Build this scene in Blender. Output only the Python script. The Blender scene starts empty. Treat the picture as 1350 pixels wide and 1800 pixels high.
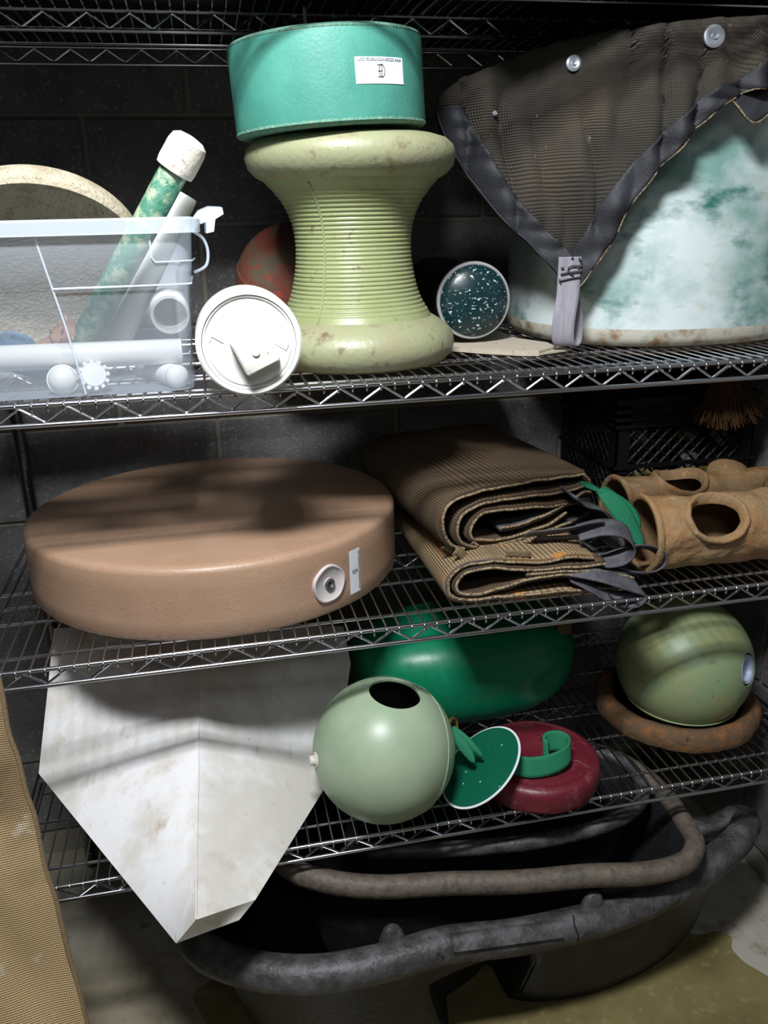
import bpy, bmesh, math, random
from math import pi, sin, cos, sqrt, radians
from mathutils import Vector, Matrix, noise as mnoise

# ------------------------------------------------------------------ camera, world, lights
K = 0.02117            # one modelling unit in metres
FZ = 31.0              # the floor lies 31 units under the modelling zero
C = bpy.context.scene.collection
sc = bpy.context.scene
random.seed(7)

def uw(x, y, z):
    return Vector((x * K, y * K, (z + FZ) * K))

yaw, pitch, roll = 0.2014, 0.33688, -0.02454
fwd = Vector((sin(yaw) * cos(pitch), cos(yaw) * cos(pitch), -sin(pitch)))
rgt = Vector((cos(yaw), -sin(yaw), 0))
upv = rgt.cross(fwd)
r2 = cos(roll) * rgt + sin(roll) * upv
u2 = -sin(roll) * rgt + cos(roll) * upv
cd = bpy.data.cameras.new('camera')
cam = bpy.data.objects.new('camera', cd)
C.objects.link(cam)
M = Matrix((r2, u2, -fwd)).transposed().to_4x4()
M.translation = uw(0.0, -56.41, 39.62)
cam.matrix_world = M
cd.sensor_fit = 'HORIZONTAL'
cd.sensor_width = 36.0
cd.lens = 1470.75 / 1350.0 * 36.0
cd.clip_start = 0.01
sc.camera = cam

w = bpy.data.worlds.new('world')
sc.world = w
w.use_nodes = True
w.node_tree.nodes['Background'].inputs[0].default_value = (0.75, 0.85, 1.0, 1)
w.node_tree.nodes['Background'].inputs[1].default_value = 0.013

def area(name, loc, target, sx, sy, power, col):
    l = bpy.data.lights.new(name, 'AREA')
    l.shape = 'RECTANGLE'; l.size = sx * K; l.size_y = sy * K
    l.energy = power; l.color = col
    o = bpy.data.objects.new(name, l); C.objects.link(o)
    o.location = uw(*loc)
    o.rotation_euler = (uw(*target) - uw(*loc)).to_track_quat('-Z', 'Y').to_euler()
    return o
area('ceiling_light', (-5, -39, 84), (1, 2, 12), 18, 8, 50, (0.95, 0.97, 1.0))
area('ceiling_light_far', (0, -95, 88), (8, 4, 15), 40, 12, 5, (0.92, 0.96, 1.0))

sc.view_settings.view_transform = 'Standard'
sc.view_settings.look = 'None'
sc.view_settings.exposure = 0.0
sc.view_settings.gamma = 1.0
sc.view_settings.use_curve_mapping = False

# ------------------------------------------------------------------ materials
def lin(c):
    return tuple(((x / 255.0) / 12.92 if x / 255.0 <= 0.04045 else ((x / 255.0 + 0.055) / 1.055) ** 2.4) for x in c)

MATS = {}
def mat(name, col, rough=0.5, metal=0.0, layers=(), bump=None, spec=0.5, coord='Object', trans=None,
        sss=0.0, weave=None, coat=0.0):
    """layers: (kind, scale per unit, low, high, colour, detail[, stretch xyz]) painted one on another"""
    m = bpy.data.materials.new(name); m.use_nodes = True
    nt = m.node_tree; N = nt.nodes; L = nt.links
    b = N['Principled BSDF']
    tc = N.new('ShaderNodeTexCoord')
    def mapped(st):
        mp = N.new('ShaderNodeMapping'); mp.inputs['Scale'].default_value = st
        L.new(tc.outputs[coord], mp.inputs[0]); return mp.outputs[0]
    k = 1.0 / K if coord == 'Object' else 1.0
    cur = None
    colv = (*lin(col), 1)
    if weave:
        fx, fy, c2, wb = weave
        ws = []
        for axis, f in (('X', fx), ('Y', fy)):
            wv = N.new('ShaderNodeTexWave'); wv.wave_type = 'BANDS'; wv.bands_direction = axis
            wv.inputs['Scale'].default_value = f; wv.inputs['Distortion'].default_value = 0.5
            wv.inputs['Detail'].default_value = 1.0; wv.inputs['Detail Scale'].default_value = 0.6
            L.new(tc.outputs['UV'], wv.inputs[0]); ws.append(wv)
        mm = N.new('ShaderNodeMath'); mm.operation = 'MULTIPLY'
        L.new(ws[0].outputs['Fac'], mm.inputs[0]); L.new(ws[1].outputs['Fac'], mm.inputs[1])
        mx = N.new('ShaderNodeMix'); mx.data_type = 'RGBA'
        L.new(mm.outputs[0], mx.inputs[0]); mx.inputs[6].default_value = colv; mx.inputs[7].default_value = (*lin(c2), 1)
        cur = mx.outputs[2]
        wbump = N.new('ShaderNodeBump'); wbump.inputs['Strength'].default_value = wb; wbump.inputs['Distance'].default_value = 0.15 * K
        L.new(mm.outputs[0], wbump.inputs['Height']); L.new(wbump.outputs[0], b.inputs['Normal'])
    for ly in layers:
        kind, s, lo, hi, c2, det = ly[:6]
        st = ly[6] if len(ly) > 6 else (1, 1, 1)
        vec = mapped(st)
        if kind == 'noise':
            t = N.new('ShaderNodeTexNoise'); t.inputs['Scale'].default_value = s * k
            t.inputs['Detail'].default_value = det; t.inputs['Roughness'].default_value = 0.6
            out = t.outputs['Fac']
        else:
            t = N.new('ShaderNodeTexVoronoi'); t.inputs['Scale'].default_value = s * k
            t.inputs['Randomness'].default_value = 1.0
            out = t.outputs['Distance']
        L.new(vec, t.inputs['Vector'])
        mr = N.new('ShaderNodeMapRange'); mr.inputs[1].default_value = lo; mr.inputs[2].default_value = hi
        L.new(out, mr.inputs[0])
        mx = N.new('ShaderNodeMix'); mx.data_type = 'RGBA'
        L.new(mr.outputs[0], mx.inputs[0])
        if cur is None: mx.inputs[6].default_value = colv
        else: L.new(cur, mx.inputs[6])
        mx.inputs[7].default_value = (*lin(c2), 1)
        cur = mx.outputs[2]
    if cur is not None: L.new(cur, b.inputs['Base Color'])
    else: b.inputs['Base Color'].default_value = colv
    b.inputs['Roughness'].default_value = rough
    b.inputs['Metallic'].default_value = metal
    b.inputs['Specular IOR Level'].default_value = spec
    b.inputs['Coat Weight'].default_value = coat
    if sss:
        b.inputs['Subsurface Weight'].default_value = sss
        b.inputs['Subsurface Radius'].default_value = (0.012, 0.011, 0.010)
    if bump:
        s, strength, det = bump
        t = N.new('ShaderNodeTexNoise'); t.inputs['Scale'].default_value = s * k; t.inputs['Detail'].default_value = det
        L.new(tc.outputs[coord], t.inputs['Vector'])
        bn = N.new('ShaderNodeBump'); bn.inputs['Strength'].default_value = strength; bn.inputs['Distance'].default_value = 0.2 * K
        L.new(t.outputs['Fac'], bn.inputs['Height'])
        if weave: L.new(wbump.outputs[0], bn.inputs['Normal'])
        L.new(bn.outputs[0], b.inputs['Normal'])
    if trans is not None:
        tr = N.new('ShaderNodeBsdfTransparent'); tr.inputs[0].default_value = (0.97, 0.98, 1.0, 1)
        ms = N.new('ShaderNodeMixShader'); ms.inputs[0].default_value = trans
        L.new(tr.outputs[0], ms.inputs[1]); L.new(b.outputs[0], ms.inputs[2])
        L.new(ms.outputs[0], N['Material Output'].inputs['Surface'])
    MATS[name] = m
    return m

mat('chrome', (200, 200, 205), 0.22, 1.0)
mat('post_metal', (120, 120, 122), 0.3, 1.0)
mat('block_grey', (112, 111, 110), 0.9, layers=[('noise', 0.25, 0.4, 0.7, (92, 92, 92), 4), ('noise', 3.0, 0.58, 0.72, (150, 150, 148), 3)], bump=(4.0, 0.6, 4))
mat('mortar', (140, 136, 122), 0.95, bump=(3.0, 0.5, 4))
mat('floor_concrete', (172, 168, 155), 0.6, layers=[('noise', 0.05, 0.45, 0.65, (140, 132, 112), 5), ('noise', 0.5, 0.55, 0.75, (120, 112, 95), 5)], bump=(1.0, 0.15, 4))
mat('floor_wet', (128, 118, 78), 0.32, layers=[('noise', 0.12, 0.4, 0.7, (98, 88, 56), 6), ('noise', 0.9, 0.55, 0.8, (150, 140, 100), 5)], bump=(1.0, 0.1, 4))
mat('sage_ribbed', (142, 150, 106), 0.38, layers=[('noise', 0.35, 0.5, 0.72, (136, 143, 96), 4), ('noise', 1.3, 0.62, 0.72, (104, 94, 66), 6)], bump=(3, 0.08, 3))
mat('sage_dirty', (146, 150, 116), 0.42, layers=[('noise', 0.4, 0.45, 0.7, (146, 142, 112), 5), ('noise', 0.9, 0.57, 0.72, (108, 94, 70), 6)], bump=(2.5, 0.2, 4))
mat('teal', (62, 132, 117), 0.5, layers=[('noise', 0.3, 0.4, 0.7, (76, 146, 130), 4), ('voronoi', 5.0, 0.16, 0.08, (112, 156, 138), 0)], bump=(5, 0.1, 3))
mat('teal_edge', (84, 136, 118), 0.8, layers=[('noise', 4.0, 0.5, 0.65, (128, 150, 128), 4)], bump=(5, 0.7, 4))
mat('sticker', (222, 226, 232), 0.4)
mat('ink', (30, 34, 40), 0.6)
mat('pvc', (238, 238, 234), 0.35)
mat('pvc_dirty', (232, 230, 222), 0.5, layers=[('noise', 2.5, 0.62, 0.7, (170, 160, 145), 5)])
mat('pvc_rough', (214, 208, 196), 0.6, layers=[('noise', 3.0, 0.58, 0.7, (150, 138, 118), 5)], bump=(3, 0.3, 4))
mat('pipe_green', (70, 128, 104), 0.5, layers=[('noise', 1.2, 0.45, 0.6, (160, 172, 146), 6), ('noise', 2.0, 0.6, 0.68, (40, 110, 80), 5)], bump=(3, 0.4, 4))
mat('granite', (182, 172, 150), 0.85, layers=[('noise', 0.8, 0.45, 0.65, (160, 148, 124), 4), ('voronoi', 3.2, 0.2, 0.1, (92, 80, 62), 0)], bump=(3.5, 0.8, 4))
mat('bin_clear', (186, 196, 206), 0.35, trans=0.39)
mat('bin_rim', (215, 226, 238), 0.3, trans=0.62)
mat('rust_red', (120, 60, 46), 0.7, layers=[('noise', 0.5, 0.42, 0.55, (96, 82, 64), 4), ('noise', 0.7, 0.56, 0.66, (158, 62, 48), 4)], bump=(2, 0.3, 4))
mat('dark_teal_scratched', (16, 44, 48), 0.3, layers=[('noise', 2.6, 0.63, 0.65, (215, 222, 222), 3, (1.0, 1.0, 1.6)), ('noise', 6.0, 0.68, 0.70, (200, 210, 208), 2)])
mat('black_pipe', (14, 16, 18), 0.45)
mat('worn_edge', (150, 152, 150), 0.6)
mat('plank', (176, 166, 148), 0.85, layers=[('noise', 2.0, 0.6, 0.7, (110, 98, 80), 5)], bump=(2, 0.3, 4))
mat('drum_plastic', (206, 218, 218), 0.36, sss=0.0, layers=[('noise', 0.10, 0.44, 0.66, (120, 158, 150), 5, (1, 1, 1.4)), ('noise', 0.2, 0.56, 0.72, (48, 108, 98), 6, (1, 1, 1.8)), ('noise', 0.5, 0.6, 0.8, (188, 190, 172), 5, (1, 1, 2)), ('noise', 1.2, 0.7, 0.8, (230, 236, 236), 5)])
mat('drum_dirt', (196, 192, 176), 0.6, layers=[('noise', 0.7, 0.46, 0.66, (140, 112, 78), 6), ('noise', 0.5, 0.5, 0.7, (190, 200, 190), 4)])
mat('mesh_dark', (46, 42, 36), 0.85, weave=(1.6, 1.6, (104, 98, 84), 1.0), layers=[])
mat('webbing', (27, 28, 32), 0.7, layers=[('noise', 0.25, 0.45, 0.65, (46, 48, 54), 3)], weave=None, bump=(5, 0.2, 2))
mat('webbing_light', (140, 138, 146), 0.75, layers=[('noise', 2.0, 0.4, 0.7, (122, 120, 130), 2, (1, 1, 0.1))], bump=(5, 0.15, 2))
mat('webbing_grey', (78, 77, 82), 0.65, layers=[('noise', 1.0, 0.4, 0.7, (54, 54, 62), 3)], bump=(5, 0.2, 2))
mat('zinc', (190, 196, 205), 0.35, 0.6)
mat('zinc_dark', (110, 114, 120), 0.4, 0.8)
mat('tan_disc', (160, 129, 105), 0.42, layers=[('noise', 0.2, 0.4, 0.7, (168, 138, 114), 4), ('voronoi', 2.2, 0.10, 0.06, (92, 62, 42), 0), ('voronoi', 3.4, 0.09, 0.05, (210, 182, 152), 0)], bump=(4, 0.12, 3))
mat('plug_plastic', (196, 188, 186), 0.45)
mat('mesh_brown', (58, 44, 28), 0.8, weave=(1.15, 1.15, (150, 124, 92), 1.0))
mat('mesh_gold', (104, 78, 44), 0.7, weave=(1.1, 1.1, (226, 208, 172), 1.0), layers=[])
mat('piping', (150, 132, 104), 0.8, layers=[('noise', 5.0, 0.45, 0.6, (80, 64, 44), 2)])
mat('green_felt', (18, 112, 78), 0.8, layers=[('noise', 0.6, 0.4, 0.7, (16, 108, 74), 3)], bump=(6, 0.3, 3))
mat('log_tan', (140, 115, 82), 0.75, layers=[('noise', 0.6, 0.42, 0.65, (150, 112, 70), 5, (0.4, 1, 1)), ('noise', 1.8, 0.58, 0.75, (178, 150, 112), 5)], bump=(1.5, 1.0, 6))
mat('log_inner', (104, 78, 50), 0.8, bump=(2, 0.3, 3))
mat('crate_black', (9, 9, 10), 0.6, spec=0.25)
mat('clutter', (120, 110, 84), 0.7, layers=[('noise', 0.5, 0.45, 0.55, (160, 140, 60), 2), ('noise', 0.7, 0.55, 0.6, (150, 146, 140), 2)])
mat('straw', (70, 50, 30), 0.9, spec=0.1)
mat('white_poly', (232, 232, 232), 0.42, sss=0.0, layers=[('noise', 0.13, 0.5, 0.72, (196, 184, 162), 6), ('noise', 0.3, 0.58, 0.75, (172, 152, 122), 6, (1.4, 1, 0.7)), ('noise', 0.18, 0.42, 0.62, (208, 204, 196), 6, (1, 1, 0.5)), ('noise', 1.5, 0.62, 0.78, (186, 176, 160), 6, (3, 1, 0.6))], bump=(0.8, 0.12, 4))
mat('sage_ball', (146, 166, 138), 0.38, layers=[('noise', 0.25, 0.42, 0.65, (158, 174, 146), 4), ('voronoi', 3.0, 0.06, 0.03, (220, 225, 215), 0)])
mat('sage_ball_worn', (130, 150, 112), 0.42, layers=[('noise', 0.3, 0.42, 0.62, (146, 152, 108), 5), ('noise', 1.0, 0.64, 0.74, (98, 108, 84), 5)], bump=(2, 0.1, 3))
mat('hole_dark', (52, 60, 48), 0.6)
mat('bluish_plug', (168, 180, 205), 0.4)
mat('green_drum', (10, 128, 88), 0.36, layers=[('noise', 0.35, 0.5, 0.7, (30, 132, 98), 5)], bump=(0.5, 0.25, 4))
mat('green_lid', (16, 92, 68), 0.3, layers=[('voronoi', 1.1, 0.10, 0.06, (200, 220, 210), 0)])
mat('white_lid', (226, 232, 236), 0.4)
mat('maroon', (98, 28, 40), 0.42, layers=[('noise', 1.0, 0.56, 0.74, (128, 66, 74), 6)], bump=(3, 0.12, 3))
mat('brass', (150, 110, 50), 0.4, 0.7)
mat('rusty_rubber', (96, 74, 50), 0.85, layers=[('noise', 0.8, 0.5, 0.65, (132, 86, 44), 5), ('noise', 1.0, 0.6, 0.7, (40, 38, 34), 5)], bump=(1.5, 0.8, 5))
mat('tub_black', (27, 27, 29), 0.5, layers=[('noise', 0.5, 0.5, 0.75, (44, 44, 47), 6), ('noise', 2.2, 0.64, 0.8, (74, 73, 72), 6)], bump=(1.5, 0.35, 5))
mat('tub_rim', (54, 53, 54), 0.5, layers=[('noise', 0.6, 0.42, 0.8, (104, 103, 105), 6), ('noise', 1.0, 0.62, 0.7, (34, 34, 38), 6)], bump=(2.0, 0.5, 5))
mat('tub_rim_brown', (96, 86, 76), 0.6, layers=[('noise', 1.2, 0.45, 0.65, (72, 66, 60), 6), ('noise', 0.7, 0.6, 0.75, (120, 98, 80), 5)], bump=(2.0, 0.5, 5))
mat('canvas', (178, 150, 106), 0.9, weave=(1.5, 1.5, (222, 198, 152), 1.0), layers=[])
mat('canvas_dark', (110, 92, 66), 0.9, bump=(4, 0.4, 3))
mat('twig', (210, 200, 160), 0.7)

def stain(mname, s, lo, hi, col):
    """adds an Object-space stain layer on top of a woven material"""
    m = MATS[mname]; nt = m.node_tree; b = nt.nodes['Principled BSDF']
    src = b.inputs['Base Color'].links[0].from_socket
    tc = nt.nodes.new('ShaderNodeTexCoord'); t = nt.nodes.new('ShaderNodeTexNoise')
    t.inputs['Scale'].default_value = s / K; t.inputs['Detail'].default_value = 5
    nt.links.new(tc.outputs['Object'], t.inputs['Vector'])
    mr = nt.nodes.new('ShaderNodeMapRange'); mr.inputs[1].default_value = lo; mr.inputs[2].default_value = hi
    nt.links.new(t.outputs['Fac'], mr.inputs[0])
    mx = nt.nodes.new('ShaderNodeMix'); mx.data_type = 'RGBA'
    nt.links.new(mr.outputs[0], mx.inputs[0]); nt.links.new(src, mx.inputs[6]); mx.inputs[7].default_value = (*lin(col), 1)
    nt.links.new(mx.outputs[2], b.inputs['Base Color'])
stain('canvas', 0.10, 0.48, 0.68, (118, 96, 66))
stain('canvas', 0.5, 0.62, 0.75, (216, 204, 180))
stain('mesh_dark', 0.15, 0.48, 0.72, (84, 72, 58))
stain('mesh_dark', 1.2, 0.7, 0.76, (140, 132, 118))
stain('mesh_gold', 0.4, 0.56, 0.68, (196, 128, 50))
stain('mesh_brown', 0.2, 0.52, 0.7, (88, 66, 44))

# ------------------------------------------------------------------ mesh helpers
class MB:
    def __init__(s): s.v = []; s.f = []; s.uv = []
    def add(s, vs, fs, T=None, uv=None):
        o = len(s.v)
        for i, p in enumerate(vs):
            p = Vector(p)
            s.v.append(T @ p if T else p)
            s.uv.append(uv[i] if uv else (0.0, 0.0))
        s.f += [tuple(a + o for a in f) for f in fs]
        return s
    def tube(s, path, r, n=8, closed=False, caps=True, T=None):
        P = [Vector(p) for p in path]; m = len(P)
        rr = r if isinstance(r, (list, tuple)) else [r] * m
        vs, fs = [], []
        prev = None
        for i in range(m):
            if closed: t = P[(i + 1) % m] - P[i - 1]
            else: t = P[min(i + 1, m - 1)] - P[max(i - 1, 0)]
            t.normalize()
            if prev is None:
                a = Vector((0, 0, 1)) if abs(t.z) < 0.9 else Vector((1, 0, 0))
                u = t.cross(a).normalized()
            else:
                u = (prev - t * prev.dot(t)).normalized()
            prev = u; wv = t.cross(u)
            for k in range(n):
                a = 2 * pi * k / n
                vs.append(P[i] + (u * cos(a) + wv * sin(a)) * rr[i])
        for i in range(m if closed else m - 1):
            j = (i + 1) % m
            for k in range(n):
                l = (k + 1) % n
                fs.append((i * n + k, i * n + l, j * n + l, j * n + k))
        if caps and not closed:
            fs.append(tuple(range(n - 1, -1, -1))); fs.append(tuple((m - 1) * n + k for k in range(n)))
        uv = [(i * 0.2, k / n) for i in range(m) for k in range(n)]
        return s.add(vs, fs, T, uv)
    def lathe(s, prof, n=64, T=None, rfn=None):
        vs, fs, uv = [], [], []
        m = len(prof)
        for i, (r, z) in enumerate(prof):
            for k in range(n):
                a = 2 * pi * k / n
                q = r * (rfn(a, z) if rfn else 1)
                vs.append((q * cos(a), q * sin(a), z)); uv.append((a * 4, i * 0.3))
        for i in range(m - 1):
            for k in range(n):
                l = (k + 1) % n
                fs.append((i * n + k, i * n + l, (i + 1) * n + l, (i + 1) * n + k))
        if prof[0][0] > 1e-6: fs.append(tuple(range(n - 1, -1, -1)))
        if prof[-1][0] > 1e-6: fs.append(tuple((m - 1) * n + k for k in range(n)))
        return s.add(vs, fs, T, uv)
    def box(s, lo, hi, T=None, bev=0.0):
        x0, y0, z0 = lo; x1, y1, z1 = hi
        if bev <= 0:
            vs = [(x, y, z) for z in (z0, z1) for y in (y0, y1) for x in (x0, x1)]
            fs = [(0, 2, 3, 1), (4, 5, 7, 6), (0, 1, 5, 4), (2, 6, 7, 3), (0, 4, 6, 2), (1, 3, 7, 5)]
            return s.add(vs, fs, T)
        bm = bmesh.new()
        bmesh.ops.create_cube(bm, size=1.0)
        for v_ in bm.verts:
            v_.co = Vector(((x0 + x1) / 2 + v_.co.x * (x1 - x0), (y0 + y1) / 2 + v_.co.y * (y1 - y0), (z0 + z1) / 2 + v_.co.z * (z1 - z0)))
        bmesh.ops.bevel(bm, geom=list(bm.edges), offset=bev, segments=2, affect='EDGES')
        bm.verts.index_update()
        s.add([v_.co.copy() for v_ in bm.verts], [tuple(x.index for x in f.verts) for f in bm.faces], T)
        bm.free(); return s
    def grid(s, fn, nu, nv, T=None, th=0.0, uvs=(1, 1), closeu=False):
        """fn(u,v)->point; th > 0 gives the sheet a thickness"""
        P = [[Vector(fn(i / nu, j / nv)) for j in range(nv + 1)] for i in range(nu + 1)]
        vs = [P[i][j] for i in range(nu + 1) for j in range(nv + 1)]
        uv = [(i / nu * uvs[0], j / nv * uvs[1]) for i in range(nu + 1) for j in range(nv + 1)]
        W = nv + 1
        fs = [(i * W + j, (i + 1) * W + j, (i + 1) * W + j + 1, i * W + j + 1) for i in range(nu) for j in range(nv)]
        if th > 0:
            nn = len(vs); back = []
            for i in range(nu + 1):
                for j in range(nv + 1):
                    a = P[min(i + 1, nu)][j] - P[max(i - 1, 0)][j]; b = P[i][min(j + 1, nv)] - P[i][max(j - 1, 0)]
                    nrm = a.cross(b)
                    nrm = nrm.normalized() if nrm.length > 1e-9 else Vector((0, 1, 0))
                    back.append(P[i][j] - nrm * th)
            vs += back; uv += uv
            fs += [tuple(nn + q for q in reversed(f)) for f in fs]
            bd = [(i * W, (i + 1) * W) for i in range(nu)] + [(nu * W + j, nu * W + j + 1) for j in range(nv)] + \
                 [((i + 1) * W + nv, i * W + nv) for i in range(nu)] + [(j + 1, j) for j in range(nv)]
            fs += [(b_, a_, a_ + nn, b_ + nn) for a_, b_ in bd]
        return s.add(vs, fs, T, uv)
    def loft(s, rings, T=None, cap0=False, cap1=False):
        n = len(rings[0]); vs = [p for r in rings for p in r]; fs = []
        for i in range(len(rings) - 1):
            for k in range(n):
                l = (k + 1) % n
                fs.append((i * n + k, i * n + l, (i + 1) * n + l, (i + 1) * n + k))
        if cap0: fs.append(tuple(range(n - 1, -1, -1)))
        if cap1: fs.append(tuple((len(rings) - 1) * n + k for k in range(n)))
        return s.add(vs, fs, T)

def spline(pts, n, closed=False):
    """Catmull-Rom through the points, n samples per span"""
    P = [Vector(p) for p in pts]; m = len(P); out = []
    for i in range(m if closed else m - 1):
        if closed: a, b, c, d = P[i - 1], P[i], P[(i + 1) % m], P[(i + 2) % m]
        else: a, b, c, d = P[max(i - 1, 0)], P[i], P[i + 1], P[min(i + 2, m - 1)]
        for k in range(n):
            t = k / n
            out.append(0.5 * ((2 * b) + (c - a) * t + (2 * a - 5 * b + 4 * c - d) * t * t + (3 * b - 3 * c + d - a) * t ** 3))
    if not closed: out.append(P[-1].copy())
    return out

def rrect(x0, x1, y0, y1, z, r=1.2, n=6):
    out = []
    for cx, cy, a_ in ((x1 - r, y1 - r, 0), (x0 + r, y1 - r, 90), (x0 + r, y0 + r, 180), (x1 - r, y0 + r, 270)):
        for k in range(n + 1):
            b_ = radians(a_ + 90 * k / n); out.append(Vector((cx + r * cos(b_), cy + r * sin(b_), z)))
    return out
SCALED = set()
def finish(name, mb, m, parent, origin, smooth=40, fixn=True):
    me = bpy.data.meshes.new(name)
    o0 = Vector(origin)
    me.from_pydata([(p - o0) for p in mb.v], [], mb.f)
    if any(u != (0.0, 0.0) for u in mb.uv):
        ul = me.uv_layers.new(name='UVMap')
        for lp in me.loops: ul.data[lp.index].uv = mb.uv[lp.vertex_index]
    if fixn:
        bm = bmesh.new(); bm.from_mesh(me); bmesh.ops.recalc_face_normals(bm, faces=bm.faces); bm.to_mesh(me); bm.free()
    me.materials.append(MATS[m])
    if smooth is not None:
        me.shade_smooth()
        if smooth < 180: me.set_sharp_from_angle(angle=radians(smooth))
    o = bpy.data.objects.new(name, me); C.objects.link(o)
    if parent is not None: o.parent = parent
    else: o.location = o0
    return o

ORG = {}
def thing(name, label, cat, origin, group=None):
    o = bpy.data.objects.new(name, None); C.objects.link(o)
    o.empty_display_size = 0.02
    o.location = origin; o['label'] = label; o['category'] = cat
    if group: o['group'] = group
    ORG[o.name] = Vector(origin)
    return o
def part(name, mb, m, parent, smooth=40, kind=None, label=None, fixn=True):
    og = ORG[parent.name]
    o = finish(name, mb, m, parent, og, smooth, fixn)
    ORG[o.name] = og
    if kind: o['kind'] = kind
    if label: o['label'] = label
    return o
def single(name, mb, m, label, cat, origin, smooth=40, group=None):
    o = finish(name, mb, m, None, origin, smooth)
    o['label'] = label; o['category'] = cat
    if group: o['group'] = group
    ORG[o.name] = Vector(origin)
    return o
def struct(name, mb, m, origin=(0, 0, 0), smooth=30):
    o = finish(name, mb, m, None, origin, smooth); o['kind'] = 'structure'
    ORG[o.name] = Vector(origin); return o
def Tr(loc, rot=(0, 0, 0)):
    return Matrix.Translation(loc) @ Matrix.Rotation(rot[2], 4, 'Z') @ Matrix.Rotation(rot[1], 4, 'Y') @ Matrix.Rotation(rot[0], 4, 'X')
def axisT(loc, direction, roll_=0.0):
    """frame whose local +Z points along direction"""
    q = Vector(direction).normalized().to_track_quat('Z', 'Y')
    return Matrix.Translation(loc) @ q.to_matrix().to_4x4() @ Matrix.Rotation(roll_, 4, 'Z')
def nz(p, s): return mnoise.noise(Vector(p) * s)

# ------------------------------------------------------------------ the room
FL = -FZ
WY = 31.0      # face of the rear wall
WX = 54.9      # face of the side wall
# floor: dry slab with a damp area of its own outline
mb = MB(); mb.box((-60, -120, FL - 1.0), (WX + 1, WY + 1, FL))
floor = struct('floor', mb, 'floor_concrete')
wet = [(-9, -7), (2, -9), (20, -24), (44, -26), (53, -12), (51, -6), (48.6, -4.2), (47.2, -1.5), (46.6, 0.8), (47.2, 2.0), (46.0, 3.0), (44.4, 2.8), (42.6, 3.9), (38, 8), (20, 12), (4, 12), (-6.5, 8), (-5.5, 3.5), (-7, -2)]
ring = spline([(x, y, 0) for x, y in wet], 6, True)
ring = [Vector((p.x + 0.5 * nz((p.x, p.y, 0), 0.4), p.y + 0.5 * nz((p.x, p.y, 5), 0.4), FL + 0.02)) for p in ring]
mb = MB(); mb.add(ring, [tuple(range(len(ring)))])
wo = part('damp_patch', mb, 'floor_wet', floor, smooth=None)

def block_mesh():
    mb = MB(); mb.box((-9.38, -0.45, -4.6), (9.38, 0.45, 4.6), bev=0.14)
    me = bpy.data.meshes.new('block')
    me.from_pydata(mb.v, [], mb.f); me.materials.append(MATS['block_grey']); me.shade_smooth(); me.set_sharp_from_angle(angle=radians(50))
    return me
BM = block_mesh()
mb = MB(); mb.box((-62, WY + 0.35, FL), (WX + 3, WY + 3, 84))
wall_b = struct('wall_back', mb, 'mortar')
mb = MB(); mb.box((WX + 0.35, -70, FL), (WX + 3, WY + 0.35, 84))
wall_r = struct('wall_right', mb, 'mortar')
for row in range(12):
    zc = 39.5 + 4.8 - 9.6 * 7 + 9.6 * row
    if zc - 4.7 < FL - 6 or zc > 82: continue
    off = 0.3 if (row % 2) == 0 else 9.9
    for i in range(-3, 4):
        xc = off - 9.6 + 19.2 * i
        if xc - 9.5 > WX - 1 or xc < -55: continue
        o = bpy.data.objects.new('block', BM); C.objects.link(o); o.parent = wall_b
        o.location = (xc, WY + 0.45 + random.uniform(-0.04, 0.06), zc)
    for i in range(0, 5):
        yc = WY - 9.0 - (off if off > 1 else 0) - 19.2 * i + 0.3
        o = bpy.data.objects.new('block', BM); C.objects.link(o); o.parent = wall_r
        o.location = (WX + 0.45 + random.uniform(-0.04, 0.06), yc, zc); o.rotation_euler = (0, 0, pi / 2)

# ------------------------------------------------------------------ wire shelving unit
XL, XR, YB = -19.2, 53.6, 28.8
unit = thing('wire_shelving_unit', 'tall chrome wire shelving unit against the grey block wall, holding all the shelves', 'shelving', (17, 14.4, FL))
LEV = {'top': 54.37, 'upper': 28.95, 'middle': 10.07, 'lower': -9.0}
PH = {'top': 0.0, 'upper': 0.0, 'middle': 0.0, 'lower': 0.0}
PH = {'top': -0.30, 'upper': -0.25, 'middle': 0.05, 'lower': -0.45}
SEP = 1.3
def wire_mesh():
    mb = MB()
    mb.tube([(0, -0.18, -0.42), (0, -0.2, -0.1), (0, -0.12, 0.05), (0, 0.2, 0.1), (0, 9.6, 0.1), (0, 19.2, 0.1), (0, YB - 0.2, 0.1), (0, YB + 0.12, 0.05), (0, YB + 0.18, -0.4)], 0.085, 6)
    me = bpy.data.meshes.new('cross_wire'); me.from_pydata(mb.v, [], mb.f); me.materials.append(MATS['chrome']); me.shade_smooth()
    return me
WM = wire_mesh()
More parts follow.
